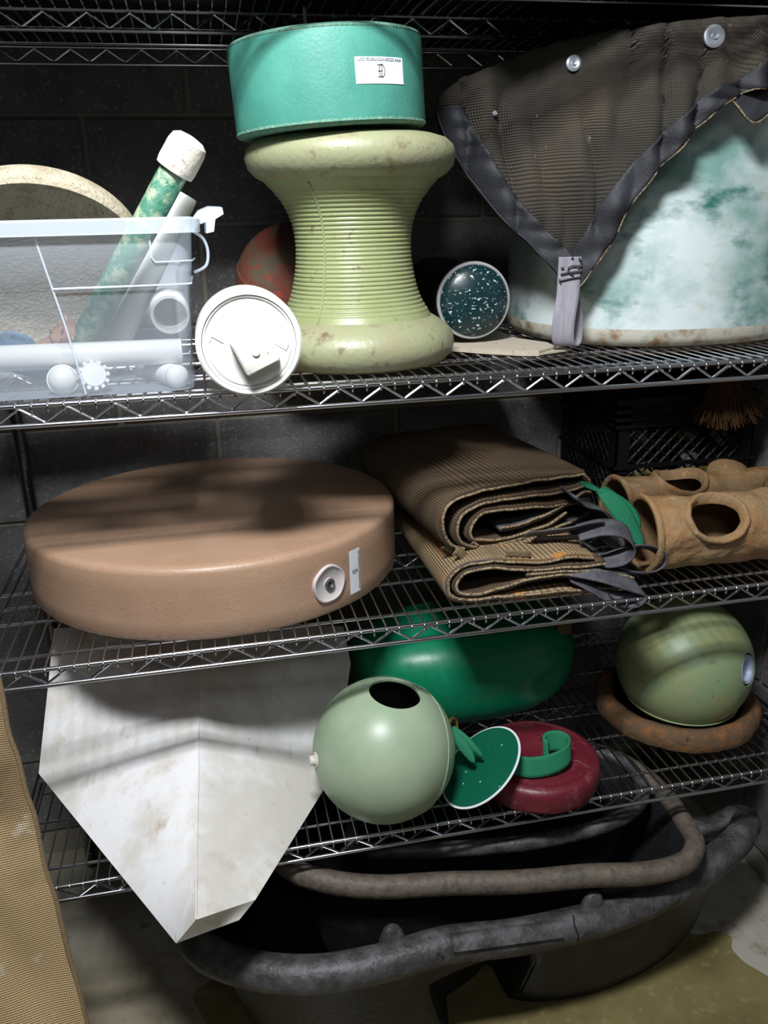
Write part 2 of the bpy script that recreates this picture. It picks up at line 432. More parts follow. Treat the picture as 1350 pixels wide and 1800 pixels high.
for key, z in LEV.items():
    mb = MB()
    zr = z - 0.1
    for zz in (zr, zr - SEP):
        mb.tube([(XL, 0, zz), (XR, 0, zz)], 0.17, 10)
        mb.tube([(XL, YB, zz), (XR, YB, zz)], 0.17, 10)
        mb.tube([(XL, 0, zz), (XL, YB, zz)], 0.17, 10)
        mb.tube([(XR, 0, zz), (XR, YB, zz)], 0.17, 10)
        mb.tube([(XL, 14.4, zz - 0.1), (XR, 14.4, zz - 0.1)], 0.15, 8)
    for y in (2.4, 8.4, 20.4, 26.4):
        mb.tube([(XL, y, zr - 0.12), (XR, y, zr - 0.12)], 0.13, 8)
    for x in (XL, XR):
        for y in (0, YB):                                   # corner collars round the posts
            mb.lathe([(0.64, -1.8), (0.82, -1.8), (0.82, 0.3), (0.64, 0.3), (0.64, -1.8)], 20, Tr((x + (0.6 if x < 0 else -0.6), y + (0.7 if y < 1 else -0.7), z)))
    sh = part('shelf', mb, 'chrome', unit)
    for y in (0, 14.4, YB):
        mb = MB(); pts = []
        x0 = PH[key]
        k0 = int((XL - x0) / 1.49) + 1
        k1 = int((XR - x0) / 1.49)
        for k in range(k0, k1 + 1):
            pts.append((x0 + 1.49 * k, y, zr - (0.16 if k % 2 == 0 else SEP - 0.16) - (0.1 if y == 14.4 else 0)))
        path = []
        for i in range(len(pts)):
            p = Vector(pts[i])
            if i > 0: path.append(p.lerp(Vector(pts[i - 1]), 0.1))
            path.append(p)
            if i < len(pts) - 1: path.append(p.lerp(Vector(pts[i + 1]), 0.1))
        mb.tube(path, 0.1, 6)
        part('truss_wire', mb, 'chrome', sh)
    n = int((XR - XL - 1.2) / 0.993)
    for i in range(n):
        o = bpy.data.objects.new('cross_wire', WM); C.objects.link(o); o.parent = sh
        o.location = Vector((XL + 0.9 + i * 0.993, 0, z - 0.08)) - ORG[unit.name]
for x in (XL + 0.6, XR - 0.6):
    for y in (0.7, YB - 0.7):
        prof = [(0.5, FL)]
        z = FL + 0.3
        while z < 74:
            prof += [(0.6, z), (0.6, z + 0.82), (0.54, z + 0.86), (0.54, z + 0.94)]; z += 0.98
        mb = MB(); mb.lathe(prof, 16, Tr((x, y, 0)))
        part('post', mb, 'post_metal', unit)
        mb = MB(); mb.lathe([(0.0, 74.6), (0.45, 74.5), (0.6, 74.2), (0.6, 73.9)], 16, Tr((x, y, 0)))

def tray(x0, x1, lab, grp):  # guessed trays, added to cast the shade on the upper back wall
    t = thing('shade_tray', lab, 'tray', ((x0 + x1) / 2, 15, 54.5), grp)
    mb = MB(); mb.loft([rrect(x0 + .6, x1 - .6, 2.0, 27.6, 54.5), rrect(x0, x1, 1.4, 28.2, 60.5), rrect(x0 + .25, x1 - .25, 1.65, 27.95, 60.5), rrect(x0 + .85, x1 - .85, 2.25, 27.35, 54.75)], cap0=True, cap1=True)
    part('body', mb, 'crate_black', t)
    mb = MB(); mb.loft([rrect(x0 - .5, x1 + .5, 0.9, 28.7, 60.1), rrect(x0 - .5, x1 + .5, 0.9, 28.7, 60.7), rrect(x0 + .2, x1 - .2, 1.6, 28.0, 60.7), rrect(x0 + .2, x1 - .2, 1.6, 28.0, 60.1), rrect(x0 - .5, x1 + .5, 0.9, 28.7, 60.1)])
    part('lip', mb, 'crate_black', t)
tray(-17.2, 16.8, 'wide black tray added on the topmost shelf to shade the back wall, above the teal drum and the clear bin', 'added trays on the topmost shelf, shading the back wall')
tray(18.2, 51.2, 'wide black tray added on the topmost shelf to shade the back wall, above the mesh-covered tub', 'added trays on the topmost shelf, shading the back wall')

# ------------------------------------------------------------------ ribbed bobbin and teal drum
bx, by, bz = 11.6, 9.6, 29.0
t = thing('ribbed_bobbin', 'pale sage green ribbed plastic bobbin with wide flanges, holding up the teal drum', 'bobbin', (bx, by, bz))
T = Tr((bx, by, bz))
mb = MB(); mb.lathe([(0, 0), (6.3, 0), (7.0, 0.25), (7.5, 0.75), (7.72, 1.4), (7.6, 2.1), (7.2, 2.7), (6.6, 3.15), (6.0, 3.5)], 96, T)
part('bottom_flange', mb, 'sage_dirty', t)
keys = [(3.45, 6.05), (4.0, 5.55), (5.0, 5.0), (6.0, 4.7), (7.5, 4.42), (9.0, 4.35), (10.3, 4.5), (11.5, 4.95), (12.4, 5.55), (13.1, 6.2), (13.6, 6.8)]
def neck_r(z):
    for (a, ra), (b, rb) in zip(keys, keys[1:]):
        if z <= b: 
            tt = (z - a) / (b - a); return ra + (rb - ra) * tt
    return keys[-1][1]
def smooth_neck(z): return sum(neck_r(min(13.6, max(3.45, z + d))) for d in (-0.5, -0.25, 0, 0.25, 0.5)) / 5
prof = []
nn = 230
for i in range(nn + 1):
    z = 3.45 + (13.4 - 3.45) * i / nn
    r = smooth_neck(z)
    if 3.9 < z < 12.7: r += 0.085 * abs(sin(pi * z / 0.30)) - 0.03
    prof.append((r, z))
mb = MB(); mb.lathe(prof, 110, T); part('ribbed_neck', mb, 'sage_ribbed', t, smooth=60)
mb = MB(); mb.lathe([(6.45, 13.35), (7.1, 13.7), (7.6, 14.25), (7.78, 14.95), (7.6, 15.6), (7.1, 16.05), (6.3, 16.3), (0, 16.3)], 96, T)
part('top_flange', mb, 'sage_dirty', t)
mb = MB(); a = radians(-128)
mb.tube([(bx + (smooth_neck(z) + 0.03) * cos(a), by + (smooth_neck(z) + 0.03) * sin(a), bz + z) for z in [3.5 + 0.4 * i for i in range(25)]], 0.09, 6)
part('mould_seam', mb, 'sage_ribbed', t)

tc0 = (10.15, 8.6, 45.1)
t = thing('teal_drum', 'teal green solid plastic drum with an upside down white sticker, on top of the bobbin', 'drum', tc0)
TT = Tr(tc0, (0.0, radians(-3.0), 0)) @ Matrix.Translation((0, 0, 0.35))
R0, H0 = 6.75, 5.75
mb = MB(); mb.lathe([(R0 - 0.02, 0.35), (R0, 0.6), (R0, H0 - 0.3), (R0 - 0.02, H0 - 0.15)], 128, TT); part('body', mb, 'teal', t)
mb = MB(); mb.lathe([(0, 0), (R0 - 0.35, 0), (R0 - 0.1, 0.08), (R0 + 0.03, 0.2), (R0, 0.36)], 128, TT)
mb.lathe([(R0, H0 - 0.18), (R0 + 0.02, H0 - 0.1), (R0 - 0.1, H0 + 0.05), (R0 - 0.3, H0 + 0.12), (0, H0 + 0.12)], 128, TT); part('frayed_edge', mb, 'teal_edge', t)

def text_pts(body, size):
    cu = bpy.data.curves.new('txt', 'FONT'); cu.body = body; cu.size = size; cu.align_x = 'CENTER'; cu.align_y = 'CENTER'; cu.resolution_u = 3
    to = bpy.data.objects.new('txt', cu); C.objects.link(to)
    me = bpy.data.meshes.new_from_object(to)
    vs = [v_.co.copy() for v_ in me.vertices]; fs = [tuple(p.vertices) for p in me.polygons]
    bpy.data.objects.remove(to); bpy.data.curves.remove(cu); bpy.data.meshes.remove(me)
    return vs, fs
def stroke(mb, pts, wd, mp, lift):
    """flat ink stroke drawn in sticker coordinates, laid on the surface by mp"""
    P = [Vector((a_, b_, 0)) for a_, b_ in pts]; vs, fs = [], []
    for i, p in enumerate(P):
        d = (P[min(i + 1, len(P) - 1)] - P[max(i - 1, 0)]).normalized(); nrm = Vector((-d.y, d.x, 0)) * wd / 2
        for q in (p + nrm, p - nrm): vs.append(mp(q.x, q.y, lift))
    for i in range(len(P) - 1): fs.append((2 * i, 2 * i + 1, 2 * i + 3, 2 * i + 2))
    mb.add(vs, fs)
def emblem(mb, mp, cx, cy, s, lift):
    """round O with an E set into its side"""
    pts = [(cx + 0.55 * s * cos(a_), cy + s * sin(a_)) for a_ in [2 * pi * i / 28 for i in range(29)]]
    stroke(mb, pts, 0.13 * s, mp, lift)
    stroke(mb, [(cx - 0.06 * s, cy - s), (cx + 0.06 * s, cy + s)], 0.14 * s, mp, lift)
    for yy, l in ((0.95, 0.8), (0.05, 0.72), (-0.92, 0.82)):
        stroke(mb, [(cx - 0.03 * s, cy + yy * s), (cx + (l + 0.1) * s, cy + yy * s)], 0.13 * s, mp, lift)
def sticker(parent, mp, wd, ht, txt=True, cx=0.0, ty=None, dots=False):
    mb = MB(); mb.grid(lambda u, v_: mp((u - 0.5) * wd, (v_ - 0.5) * ht, 0.035), 16, 6, th=0.03)
    st = part('sticker', mb, 'sticker', parent)
    mb = MB(); emblem(mb, mp, cx, 0.02 * ht, ht * 0.24, 0.05)
    vs, fs = text_pts('www.ottoenvironmental.com', 1.0)
    xs = [p.x for p in vs]; sx = wd * 0.9 / (max(xs) - min(xs)); ys = [p.y for p in vs]
    sy = ht * 0.15 / (max(ys) - min(ys)) * 1.2
    mb.add([mp(p.x * sx, p.y * sy - ht * 0.38, 0.05) for p in vs], fs)
    if dots:
        for a_, b_ in ((0.36, 0.05), (0.385, 0.12), (0.40, 0.0), (0.365, 0.2)): stroke(mb, [(a_ * wd, b_ * ht), (a_ * wd, b_ * ht + 0.05 * ht)], 0.03, mp, 0.05)
    part('lettering', mb, 'ink', st, smooth=None, fixn=False)
# teal sticker, turned upside down
a0 = radians(-90 + 22.5)
def mp_teal(x, y, l):
    a_ = a0 - x / R0          # x runs the other way: upside down
    return TT @ Vector(((R0 + l) * cos(a_), (R0 + l) * sin(a_), 3.05 - y))
sticker(t, mp_teal, 3.75, 1.55, dots=True)

# ------------------------------------------------------------------ clear bin and what it holds
B0 = (-12, 9, 29.1)
t = thing('storage_bin', 'large translucent plastic storage bin with handle, full of pipes on the upper shelf', 'bin', B0)
mb = MB()
x0, x1, y0, y1 = -26.0, -1.1, 0.6, 17.6
rings = [rrect(x0, x1, y0, y1, 29.15), rrect(x0 - 0.15, x1 + 0.1, y0 - 0.1, y1 + 0.1, 29.6), rrect(x0 - .5, x1 + 0.2, y0 - 0.3, y1 + 0.3, 35.9),
         rrect(x0 - 1.0, x1 + 0.45, y0 - 0.5, y1 + 0.5, 36.1), rrect(x0 - 1.1, x1 + 0.7, y0 - 0.65, y1 + 0.6, 39.2)]
mb.loft(rings, cap0=True); part('body', mb, 'bin_clear', t, smooth=50)
mb = MB()
mb.loft([rrect(x0 - 1.1, x1 + 0.8, y0 - 0.65, y1 + 0.6, 39.2), rrect(x0 - 1.6, x1 + 1.3, y0 - 1.1, y1 + 1.1, 39.1), rrect(x0 - 1.65, x1 + 1.35, y0 - 1.15, y1 + 1.15, 39.9), rrect(x0 - 1.1, x1 + 0.8, y0 - 0.65, y1 + 0.6, 40.05)])
part('rim', mb, 'bin_rim', t, smooth=50)
mb = MB()    # raised mould lines on the front and the end
mb.tube([(-9.6, -0.02, 39.0), (-8.6, 0.2, 33.6), (-8.0, 0.45, 29.3)], 0.07, 6)
mb.tube([(-9.0, 0.0, 36.0), (-1.9, 0.0, 36.0), (-0.65, 0.6, 36.0), (-0.6, 8, 36.0)], 0.07, 6)
mb.tube([(-2.9, -0.1, 39.0), (-2.9, -0.1, 37.7), (-2.7, -0.1, 37.4), (-1.3, -0.05, 37.4), (-0.45, 0.8, 37.4), (-0.3, 4, 37.4)], 0.06, 6)
part('moulding', mb, 'bin_rim', t)
mb = MB()    # latch on the end
lt = [(-0.2, 39.9), (0.2, 40.35), (0.9, 40.6), (1.75, 40.55), (1.8, 40.15), (1.25, 39.85), (1.1, 39.1), (0.6, 39.0), (0.65, 39.7), (0.2, 39.55), (-0.2, 39.2)]
mb.loft([[Vector((x, 1.6, z)) for x, z in lt], [Vector((x, 1.9, z)) for x, z in lt], [Vector((x * 0.95, 3.9, z + 0.1)) for x, z in lt], [Vector((x * 0.85, 4.3, z)) for x, z in lt]], cap0=True, cap1=True)
mb.tube(spline([(-0.3, 1.7, 39.2), (0.35, 1.9, 38.7), (0.6, 2.0, 37.9), (0.4, 2.0, 37.0), (-0.4, 2.0, 36.6)], 6), 0.1, 8)
part('latch', mb, 'bin_rim', t)

def pipe_mb(a_, b_, ro, ri, n=40):
    a_ = Vector(a_); b_ = Vector(b_); h = (b_ - a_).length
    mb = MB(); mb.lathe([(ri, 0), (ro - 0.03, 0), (ro, 0.04), (ro, h - 0.04), (ro - 0.03, h), (ri, h), (ri, 0)], n, axisT(a_, b_ - a_)); return mb
G = 'pipes and fittings inside the clear bin'
pa, pb = Vector((-8.5, 5.2, 31.9)), Vector((-0.55, 3.0, 43.6))
t = thing('capped_pipe', 'mottled green pipe with a chunky white end cap, leaning out of the bin', 'pipe', pa, G)
part('tube', pipe_mb(pa, pb, 0.92, 0.7), 'pipe_green', t)
d = (pb - pa).normalized()
mb = MB(); mb.lathe([(0.9, -0.9), (1.22, -0.9), (1.28, -0.5), (1.26, 0.7), (1.15, 1.15), (0.8, 1.4), (0.3, 1.48), (0, 1.5)], 40, axisT(pb, d)); part('end_cap', mb, 'pvc_rough', t)
pa, pb = Vector((-6.9, 7.7, 31.0)), Vector((-0.7, 8.3, 41.6))
single('white_pipe', pipe_mb(pa, pb, 1.05, 0.85), 'pvc', 'plain white open pipe leaning against the corner of the bin, behind the green one', 'pipe', pa, group=G)
pa, pb = Vector((-15.5, 3.0, 31.55)), Vector((-1.7, 3.0, 31.4))
single('white_pipe', pipe_mb(pa, pb, 0.85, 0.65), 'pvc', 'white pipe lying level along the front of the bin', 'pipe', pa, group=G)
pa, pb = Vector((-2.5, 7.6, 34.0)), Vector((-2.3, 4.6, 33.7))
single('pipe_stub', pipe_mb(pa, pb, 1.35, 1.12), 'pvc', 'short white pipe stub facing out of the bin with an open round end', 'pipe', pa, group=G)
pa, pb = Vector((-4.6, 7.0, 29.95)), Vector((-2.15, 1.45, 29.95))
t = thing('capped_rod', 'small white rod with rounded end in the bottom corner of the bin', 'pipe', pa, G)
part('tube', pipe_mb(pa, pb, 0.72, 0.5, 24), 'pvc', t)
mb = MB(); mb.lathe([(0.72, -0.3), (0.78, -0.2), (0.76, 0.2), (0.55, 0.45), (0.2, 0.55), (0, 0.56)], 28, axisT(pb, pb - pa)); part('end_cap', mb, 'pvc', t)
mb = MB(); mb.lathe([(0.92 * cos(a_), 0.92 * sin(a_)) for a_ in [radians(-90 + 10 * i) for i in range(19)]], 32, Tr((-9.5, 1.75, 30.1)))
mb.lathe([(0.92, -0.12), (1.0, -0.1), (1.0, 0.1), (0.92, 0.12), (0.92, -0.12)], 32, axisT((-9.5, 1.75, 30.1), (0.1, -1, 0.3)))
single('plastic_ball', mb, 'pvc', 'white two-part plastic ball on the floor of the bin', 'ball', (-9.2, 3.6, 29.2), group=G)
mb = MB(); TX = axisT((-7.7, 2.0, 30.1), (0.3, -1, 0.35))
mb.lathe([(0, 0), (0.8, 0), (0.85, 0.9), (0.75, 1.1), (0, 1.15)], 24, TX)
for k in range(12):
    a_ = 2 * pi * k / 12; mb.box((0.78, -0.12, 0.1), (1.0, 0.12, 1.05), TX @ Matrix.Rotation(a_, 4, 'Z'))
single('ridged_cap', mb, 'pvc', 'small white cap with a toothed edge beside the ball in the bin', 'cap', (-7.0, 4.4, 29.2), group=G)
pa, pb = Vector((-3.8, 12, 30.2)), Vector((-4.0, 8.6, 30.2))
single('pipe_stub', pipe_mb(pa, pb, 0.8, 0.6), 'pvc', 'tiny white ring of pipe lying low behind the level pipe in the bin', 'pipe', pa, group=G)
# brush-like orange head and wedge in the haze of the bin
mb = MB(); TX = axisT((-11.8, 5.6, 31.6), (1, -0.2, 0.45)); mb.lathe([(0, 0), (0.35, 0), (0.4, 1.6), (0.7, 1.9), (0.75, 3.4), (0.4, 3.6), (0, 3.6)], 16, TX)
for k in range(14):
    a_ = k * 2.4; mb.tube([TX @ Vector((0.6 * cos(a_), 0.6 * sin(a_), 2.0 + 0.1 * k)), TX @ Vector((1.15 * cos(a_), 1.15 * sin(a_), 2.05 + 0.1 * k))], 0.09, 5)
MATS['orange_dull'] = mat('orange_dull', (196, 150, 120), 0.6)
single('toy_hand', mb, 'orange_dull', 'pinkish orange bristled toy half hidden in the bin', 'toy', (-11.8, 5.6, 29.3), group=G)
mb = MB(); mb.box((-2.6, -1.2, -0.9), (2.6, 1.2, 0.9), Tr((-13.2, 6.0, 31.3), (0.2, 0.35, 0.1)), bev=0.3)
mb.lathe([(0.5, 1.15), (1.1, 1.15), (1.1, 1.5), (0.5, 1.5), (0.5, 1.15)], 24, Tr((-13.2, 6.0, 31.1), (0.2, 0.35, 0.1)))
MATS['blue_dull'] = mat('blue_dull', (88, 130, 170), 0.5, layers=[('noise', 0.6, 0.5, 0.6, (120, 150, 176), 3)])
single('blue_block', mb, 'blue_dull', 'blue plastic box with a round collar, lying in the bin', 'box', (-13.2, 6.0, 29.3), group=G)
# stone-look dish standing in the bin
gc = Vector((-11.2, 10.4, 37.3))
GT = axisT(gc, (0.06, -0.78, -0.66))
mb = MB(); mb.lathe([(0, -1.4), (4.6, -1.4), (6.6, -1.3), (7.4, -0.9), (7.7, 0.1), (7.75, 0.85), (7.5, 1.1), (7.2, 1.0), (6.8, 0.7), (5.0, 0.45), (0, 0.4)], 80, GT)
single('stone_dish', mb, 'granite', 'speckled beige stone-look round dish standing up in the bin', 'dish', (-11.2, 9.4, 29.3), group=G)

# ------------------------------------------------------------------ white pipe fitting with square plug
pc = Vector((2.62, -2.5, 32.42))
DV = Vector((0.0, 1, 0.0)).normalized()
t = thing('white_pipe_fitting', 'fat white drain pipe with a square-headed plug, lying between bin and bobbin', 'pipe', (2.7, 2, 29.05))
PT = axisT(pc, DV)
mb = MB(); mb.lathe([(2.95, 0.35), (2.98, 0.0), (3.2, -0.02), (3.33, 0.1), (3.35, 0.4), (3.35, 3.4), (3.2, 3.6), (2.9, 3.7), (2.88, 5.0), (2.98, 5.1), (3.03, 5.4), (3.03, 7.6), (2.95, 7.8), (2.7, 7.8), (2.7, 3.0), (2.95, 0.35)], 90, PT)
part('tube', mb, 'pvc', t)
mb = MB(); mb.lathe([(0, 0.12), (2.62, 0.12), (2.68, 0.18), (2.72, 0.3), (2.78, 0.3), (2.84, 0.1), (2.93, 0.1), (2.95, 0.6), (0, 0.6)], 90, PT)
for s_ in (-1, 1): mb.tube([PT @ Vector(p) for p in ((s_ * 1.6, 0.1 * s_, 0.1), (s_ * 2.3, 0.55 * s_, 0.1), (s_ * 2.45, 0.2 * s_, 0.1))], 0.05, 5)
part('plug', mb, 'pvc', t)
# square boss: local frame with x right, z up, out along -Y
BT = Matrix.Translation(pc + Vector((0.30, 0, -0.45))) @ Matrix.Rotation(radians(-24), 4, 'Y')
mb = MB()
def sq(h, y): return [Vector((-h, y, -h)), Vector((h, y, -h)), Vector((h, y, h)), Vector((-h, y, h))]
def rsq(h, y, r=0.18):
    out = []
    for cx, cz, a_ in ((h - r, h - r, 0), (-h + r, h - r, 90), (-h + r, -h + r, 180), (h - r, -h + r, 270)):
        for k in range(5):
            b_ = radians(a_ + 22.5 * k); out.append(Vector((cx + r * cos(b_), y, cz + r * sin(b_))))
    return out
mb.loft([rsq(1.22, 0.2), rsq(1.14, -0.9), rsq(1.04, -1.0)], BT, cap1=True)
mb.lathe([(0.26, 0.0), (0.24, 0.12), (0.1, 0.16), (0, 0.16)], 16, BT @ Matrix.Translation((0, -0.98, 0)) @ Matrix.Rotation(radians(90), 4, 'X'))
part('square_boss', mb, 'pvc_dirty', t)

# ------------------------------------------------------------------ red ball, dark capped pipe, plank
mb = MB(); mb.lathe([(5.3 * cos(a_), 5.3 * sin(a_)) for a_ in [radians(-90 + 5 * i) for i in range(37)]], 64, Tr((8.3, 22.0, 34.3)))
mb.lathe([(5.29, -0.12), (5.36, -0.1), (5.36, 0.1), (5.29, 0.12), (5.29, -0.12)], 64, Tr((8.3, 22.0, 34.3), (0.4, 0.3, 0)))
single('red_ball', mb, 'rust_red', 'scuffed red and brown ball in the shadow behind the bobbin', 'ball', (8.3, 22.0, 29.1))

DC = Vector((22.1, 12.2, 33.0))
t = thing('dark_pipe', 'dark teal capped pipe with white scratches, between the bobbin and the white tub', 'pipe', (22.1, 16, 29.9))
PT = axisT(DC, (0.03, 1, 0))
mb = MB(); mb.lathe([(3.1, 0.25), (3.12, 0.6), (3.05, 14), (2.8, 14), (2.8, 0.5), (3.1, 0.25)], 64, PT); part('tube', mb, 'black_pipe', t)
mb = MB(); mb.lathe([(0, -0.95), (0.8, -0.9), (1.6, -0.75), (2.3, -0.5), (2.8, -0.2), (3.0, 0.1), (2.98, 0.6), (0, 0.6)], 64, PT); part('end_cap', mb, 'dark_teal_scratched', t, smooth=60)
mb = MB(); mb.lathe([(2.97, -0.05), (3.12, 0.0), (3.17, 0.2), (3.12, 0.45), (2.97, 0.45), (2.97, -0.05)], 64, PT); part('worn_rim', mb, 'worn_edge', t)
mb = MB()
def plank_pt(x, y, z): return Vector((x, y, z))
outl = [(18.6, 12.5), (21.8, 8.8), (24.4, 6.6), (25.6, 6.2), (27.8, 8.0), (28.0, 10.5), (26.6, 14), (27.0, 24), (19.0, 26)]
mb.loft([[Vector((x, y, 29.1)) for x, y in outl], [Vector((x, y, 29.5)) for x, y in outl]], cap0=True, cap1=True)
mb.add([(25.6, 6.2, 29.15), (29.0, 7.6, 29.15), (28.6, 9.4, 29.15), (26.2, 8.2, 29.15), (25.6, 6.2, 29.28), (29.0, 7.6, 29.28), (28.6, 9.4, 29.28), (26.2, 8.2, 29.28)], [(0, 1, 2, 3), (4, 5, 6, 7), (0, 1, 5, 4), (1, 2, 6, 5), (2, 3, 7, 6), (3, 0, 4, 7)])
single('scrap_board', mb, 'plank', 'chipped beige scrap of board lying under the dark scratched pipe', 'board', (23, 14, 29.1), smooth=30)

# ------------------------------------------------------------------ big mottled tub with mesh sheet over it
def superell(cx, cy, rx, ry, n, z, N=96, z_=None):
    out = []
    for k in range(N):
        a_ = 2 * pi * k / N; c_, s_ = cos(a_), sin(a_)
        out.append(Vector((cx + rx * math.copysign(abs(c_) ** (2 / n), c_), cy + ry * math.copysign(abs(s_) ** (2 / n), s_), z)))
    return out
TC = (41.0, 18.4)
t = thing('mottled_tub', 'big upturned white plastic tub mottled with teal, half covered by the dark mesh', 'tub', (41, 18.4, 29.1))
mb = MB()
mb.loft([superell(*TC, 11.6, 11.6, 2.3, 29.1), superell(*TC, 12.1, 12.2, 2.3, 29.25), superell(*TC, 12.5, 12.6, 2.3, 29.9), superell(*TC, 12.55, 12.65, 2.3, 30.6)], cap0=True)
part('dirty_base', mb, 'drum_dirt', t, smooth=60)
mb = MB()
mb.loft([superell(*TC, 12.55, 12.65, 2.3, 30.6)] + [superell(*TC, 12.55 - 0.02 * i, 12.65 - 0.02 * i, 2.3, 30.6 + 1.8 * i) for i in range(1, 10)] + [superell(*TC, 12.0, 12.1, 2.3, 48.8), superell(*TC, 10.6, 10.7, 2.3, 49.6), superell(*TC, 6, 6, 2.2, 49.9)], cap1=True)
part('shell', mb, 'drum_plastic', t, smooth=70)
def ysheet(x):
    ks = [(17, 16.3), (19, 15.0), (21, 13.0), (23, 11.6), (27.5, 8.6), (30.7, 6.8), (32.3, 6.0), (34.5, 5.2), (38, 4.6), (41, 4.2), (45, 4.4), (54, 8.6)]
    for (a_, ra), (b_, rb) in zip(ks, ks[1:]):
        if x <= b_: return ra + (rb - ra) * (x - a_) / (b_ - a_)
    return ks[-1][1]
LE = [(28.1, 33.9), (27.3, 35.6), (25.2, 37.9), (23.1, 40.1), (20.9, 43.5), (19.9, 45.6), (19.2, 47.9), (20.5, 49.4), (22.2, 49.9), (24.6, 50.7)]
RE = [(28.7, 33.9), (30.0, 35.6), (31.2, 37.9), (32.2, 40.3), (34.4, 43.4), (36.2, 45.3), (38.1, 46.9), (39.6, 47.6), (41.6, 47.6), (44.5, 49.6)]
LS = spline([(x, 0, z) for x, z in LE], 6); RS = spline([(x, 0, z) for x, z in RE], 6)
nrow = len(LS)
def sheet(u, v_, lift=0.0):
    """u: up the sheet (0 tip .. 1 top, above 1 goes back over the tub); v_: across"""
    if u <= 1.0:
        f = u * (nrow - 1); i = min(int(f), nrow - 2); tt = f - i
        a_ = LS[i].lerp(LS[i + 1], tt); b_ = RS[i].lerp(RS[i + 1], tt)
        p = a_.lerp(b_, v_)
        p.z += 3.0 * v_ ** 0.6 * max(0.0, (u - 0.7) / 0.3) ** 1.3 * (1 - 0.75 * max(0.0, v_ - 0.8) / 0.2)
        y = ysheet(p.x)
        amp = min(1.0, u * 3)
        fold = (0.85 * sin(p.x * 1.25 + 0.10 * p.z) * amp * (1 - 0.7 * abs(v_ - 0.5)) + 1.3 * nz((p.x * 1.6, 0, p.z * 0.5), 0.35)) * min(1.0, 1.2 - 0.35 * u)
        return Vector((p.x, y - 0.3 - lift - abs(fold) * 0.9, p.z + 0.15 * nz((p.x, 3, p.z), 0.5)))
    p = sheet(1.0, v_); q = (u - 1.0) / 0.35
    zz = p.z + (51.0 - p.z) * min(1.0, q * 2.6) + 0.3 * nz((v_ * 12, q * 5, 0), 1) * min(1, q * 5)
    return Vector((p.x + 0.6 * q + v_ * q * 5.0 * 0 , p.y + q * 17 * (0.5 + 0.5 * min(1, v_ * 3)), max(zz, 50.4) if v_ > 0.2 else zz))
t = thing('mesh_sheet', 'dark brown woven mesh sheet with dark webbing border, draped over the mottled tub', 'sheet', (33, 10, 34))
mb = MB(); mb.grid(lambda u, v_: sheet(u * 1.35, v_), 80, 70, th=0.16, uvs=(26, 26)); part('mesh_panel', mb, 'mesh_dark', t, smooth=180)
def ws(u): 
    f = u * (nrow - 1); i = min(int(f), nrow - 2); return max((RS[i] - LS[i]).length, 0.1)
def lborder(u, v_):
    wfr = min(0.5, 2.0 / ws(u)); p = sheet(u, v_ * wfr, 0.2)
    p.y -= 0.12 * (1 + sin(u * 95)) * v_ ; return p
def rborder(u, v_):
    wfr = min(0.5, 2.1 / ws(u)); p = sheet(u, 1 - (1 - v_) * wfr, 0.2)
    p.y -= 0.1 * (1 + sin(u * 60 + 1)); return p
mb = MB(); mb.grid(lambda u, v_: lborder(u * 0.66, v_), 130, 8, th=0.12, uvs=(20, 2)); part('webbing_border', mb, 'webbing', t, smooth=180)
mb = MB(); mb.grid(lambda u, v_: rborder(u, v_), 110, 8, th=0.12, uvs=(20, 2)); part('webbing_border', mb, 'webbing', t, smooth=180)
mb = MB(); mb.tube([sheet(i / 60, 1.0, 0.42) for i in range(61)], 0.055, 6); part('edge_piping', mb, 'piping', t)
mb = MB(); mb.tube([sheet(i / 60 * 0.66, 0.0, 0.42) for i in range(61)], 0.08, 6); part('edge_piping', mb, 'webbing', t)
# turned-over flap at the top by the side wall
fl = spline([(37.6, 4.2, 47.6), (38.6, 3.5, 47.0), (39.6, 3.0, 45.8), (40.4, 2.9, 45.6), (41.6, 3.2, 46.4), (43.0, 3.4, 48.0)], 8)
mb = MB(); mb.grid(lambda u, v_: fl[min(int(u * (len(fl) - 1)), len(fl) - 1)] + Vector((0.3 * v_, 0.9 * v_, 2.3 * v_)), len(fl) - 1, 6, th=0.12, uvs=(10, 2)); part('turned_edge', mb, 'webbing', t, smooth=180)
mb = MB(); mb.tube([p + Vector((0, -0.05, 0)) for p in fl], 0.055, 6); part('edge_piping', mb, 'piping', t)
# grommets
def near_sheet(px, pz):
    best = None
    for a_ in range(50, 81):
        for b_ in range(0, 61):
            q = sheet(a_ / 80, b_ / 60); d_ = abs(q.x - px) + abs(q.z - pz)
            if best is None or d_ < best[0]: best = (d_, q)
    return best[1]
for px, pz, r in ((28.1, 50.1, 0.55), (36.7, 51.2, 0.75), (22.9, 45.2, 0.2)):
    q = near_sheet(px, pz)
    mb = MB(); mb.lathe([(0, 0.12), (r * 0.12, 0.12), (r * 0.16, 0.2), (r * 0.3, 0.22), (r * 0.34, 0.1), (r * 0.7, 0.14), (r, 0.05), (r, -0.1), (0, -0.1)], 32, axisT(q + Vector((0, -0.34, 0)), (-0.15, -1, 0.1)))
    part('grommet', mb, 'zinc', t)
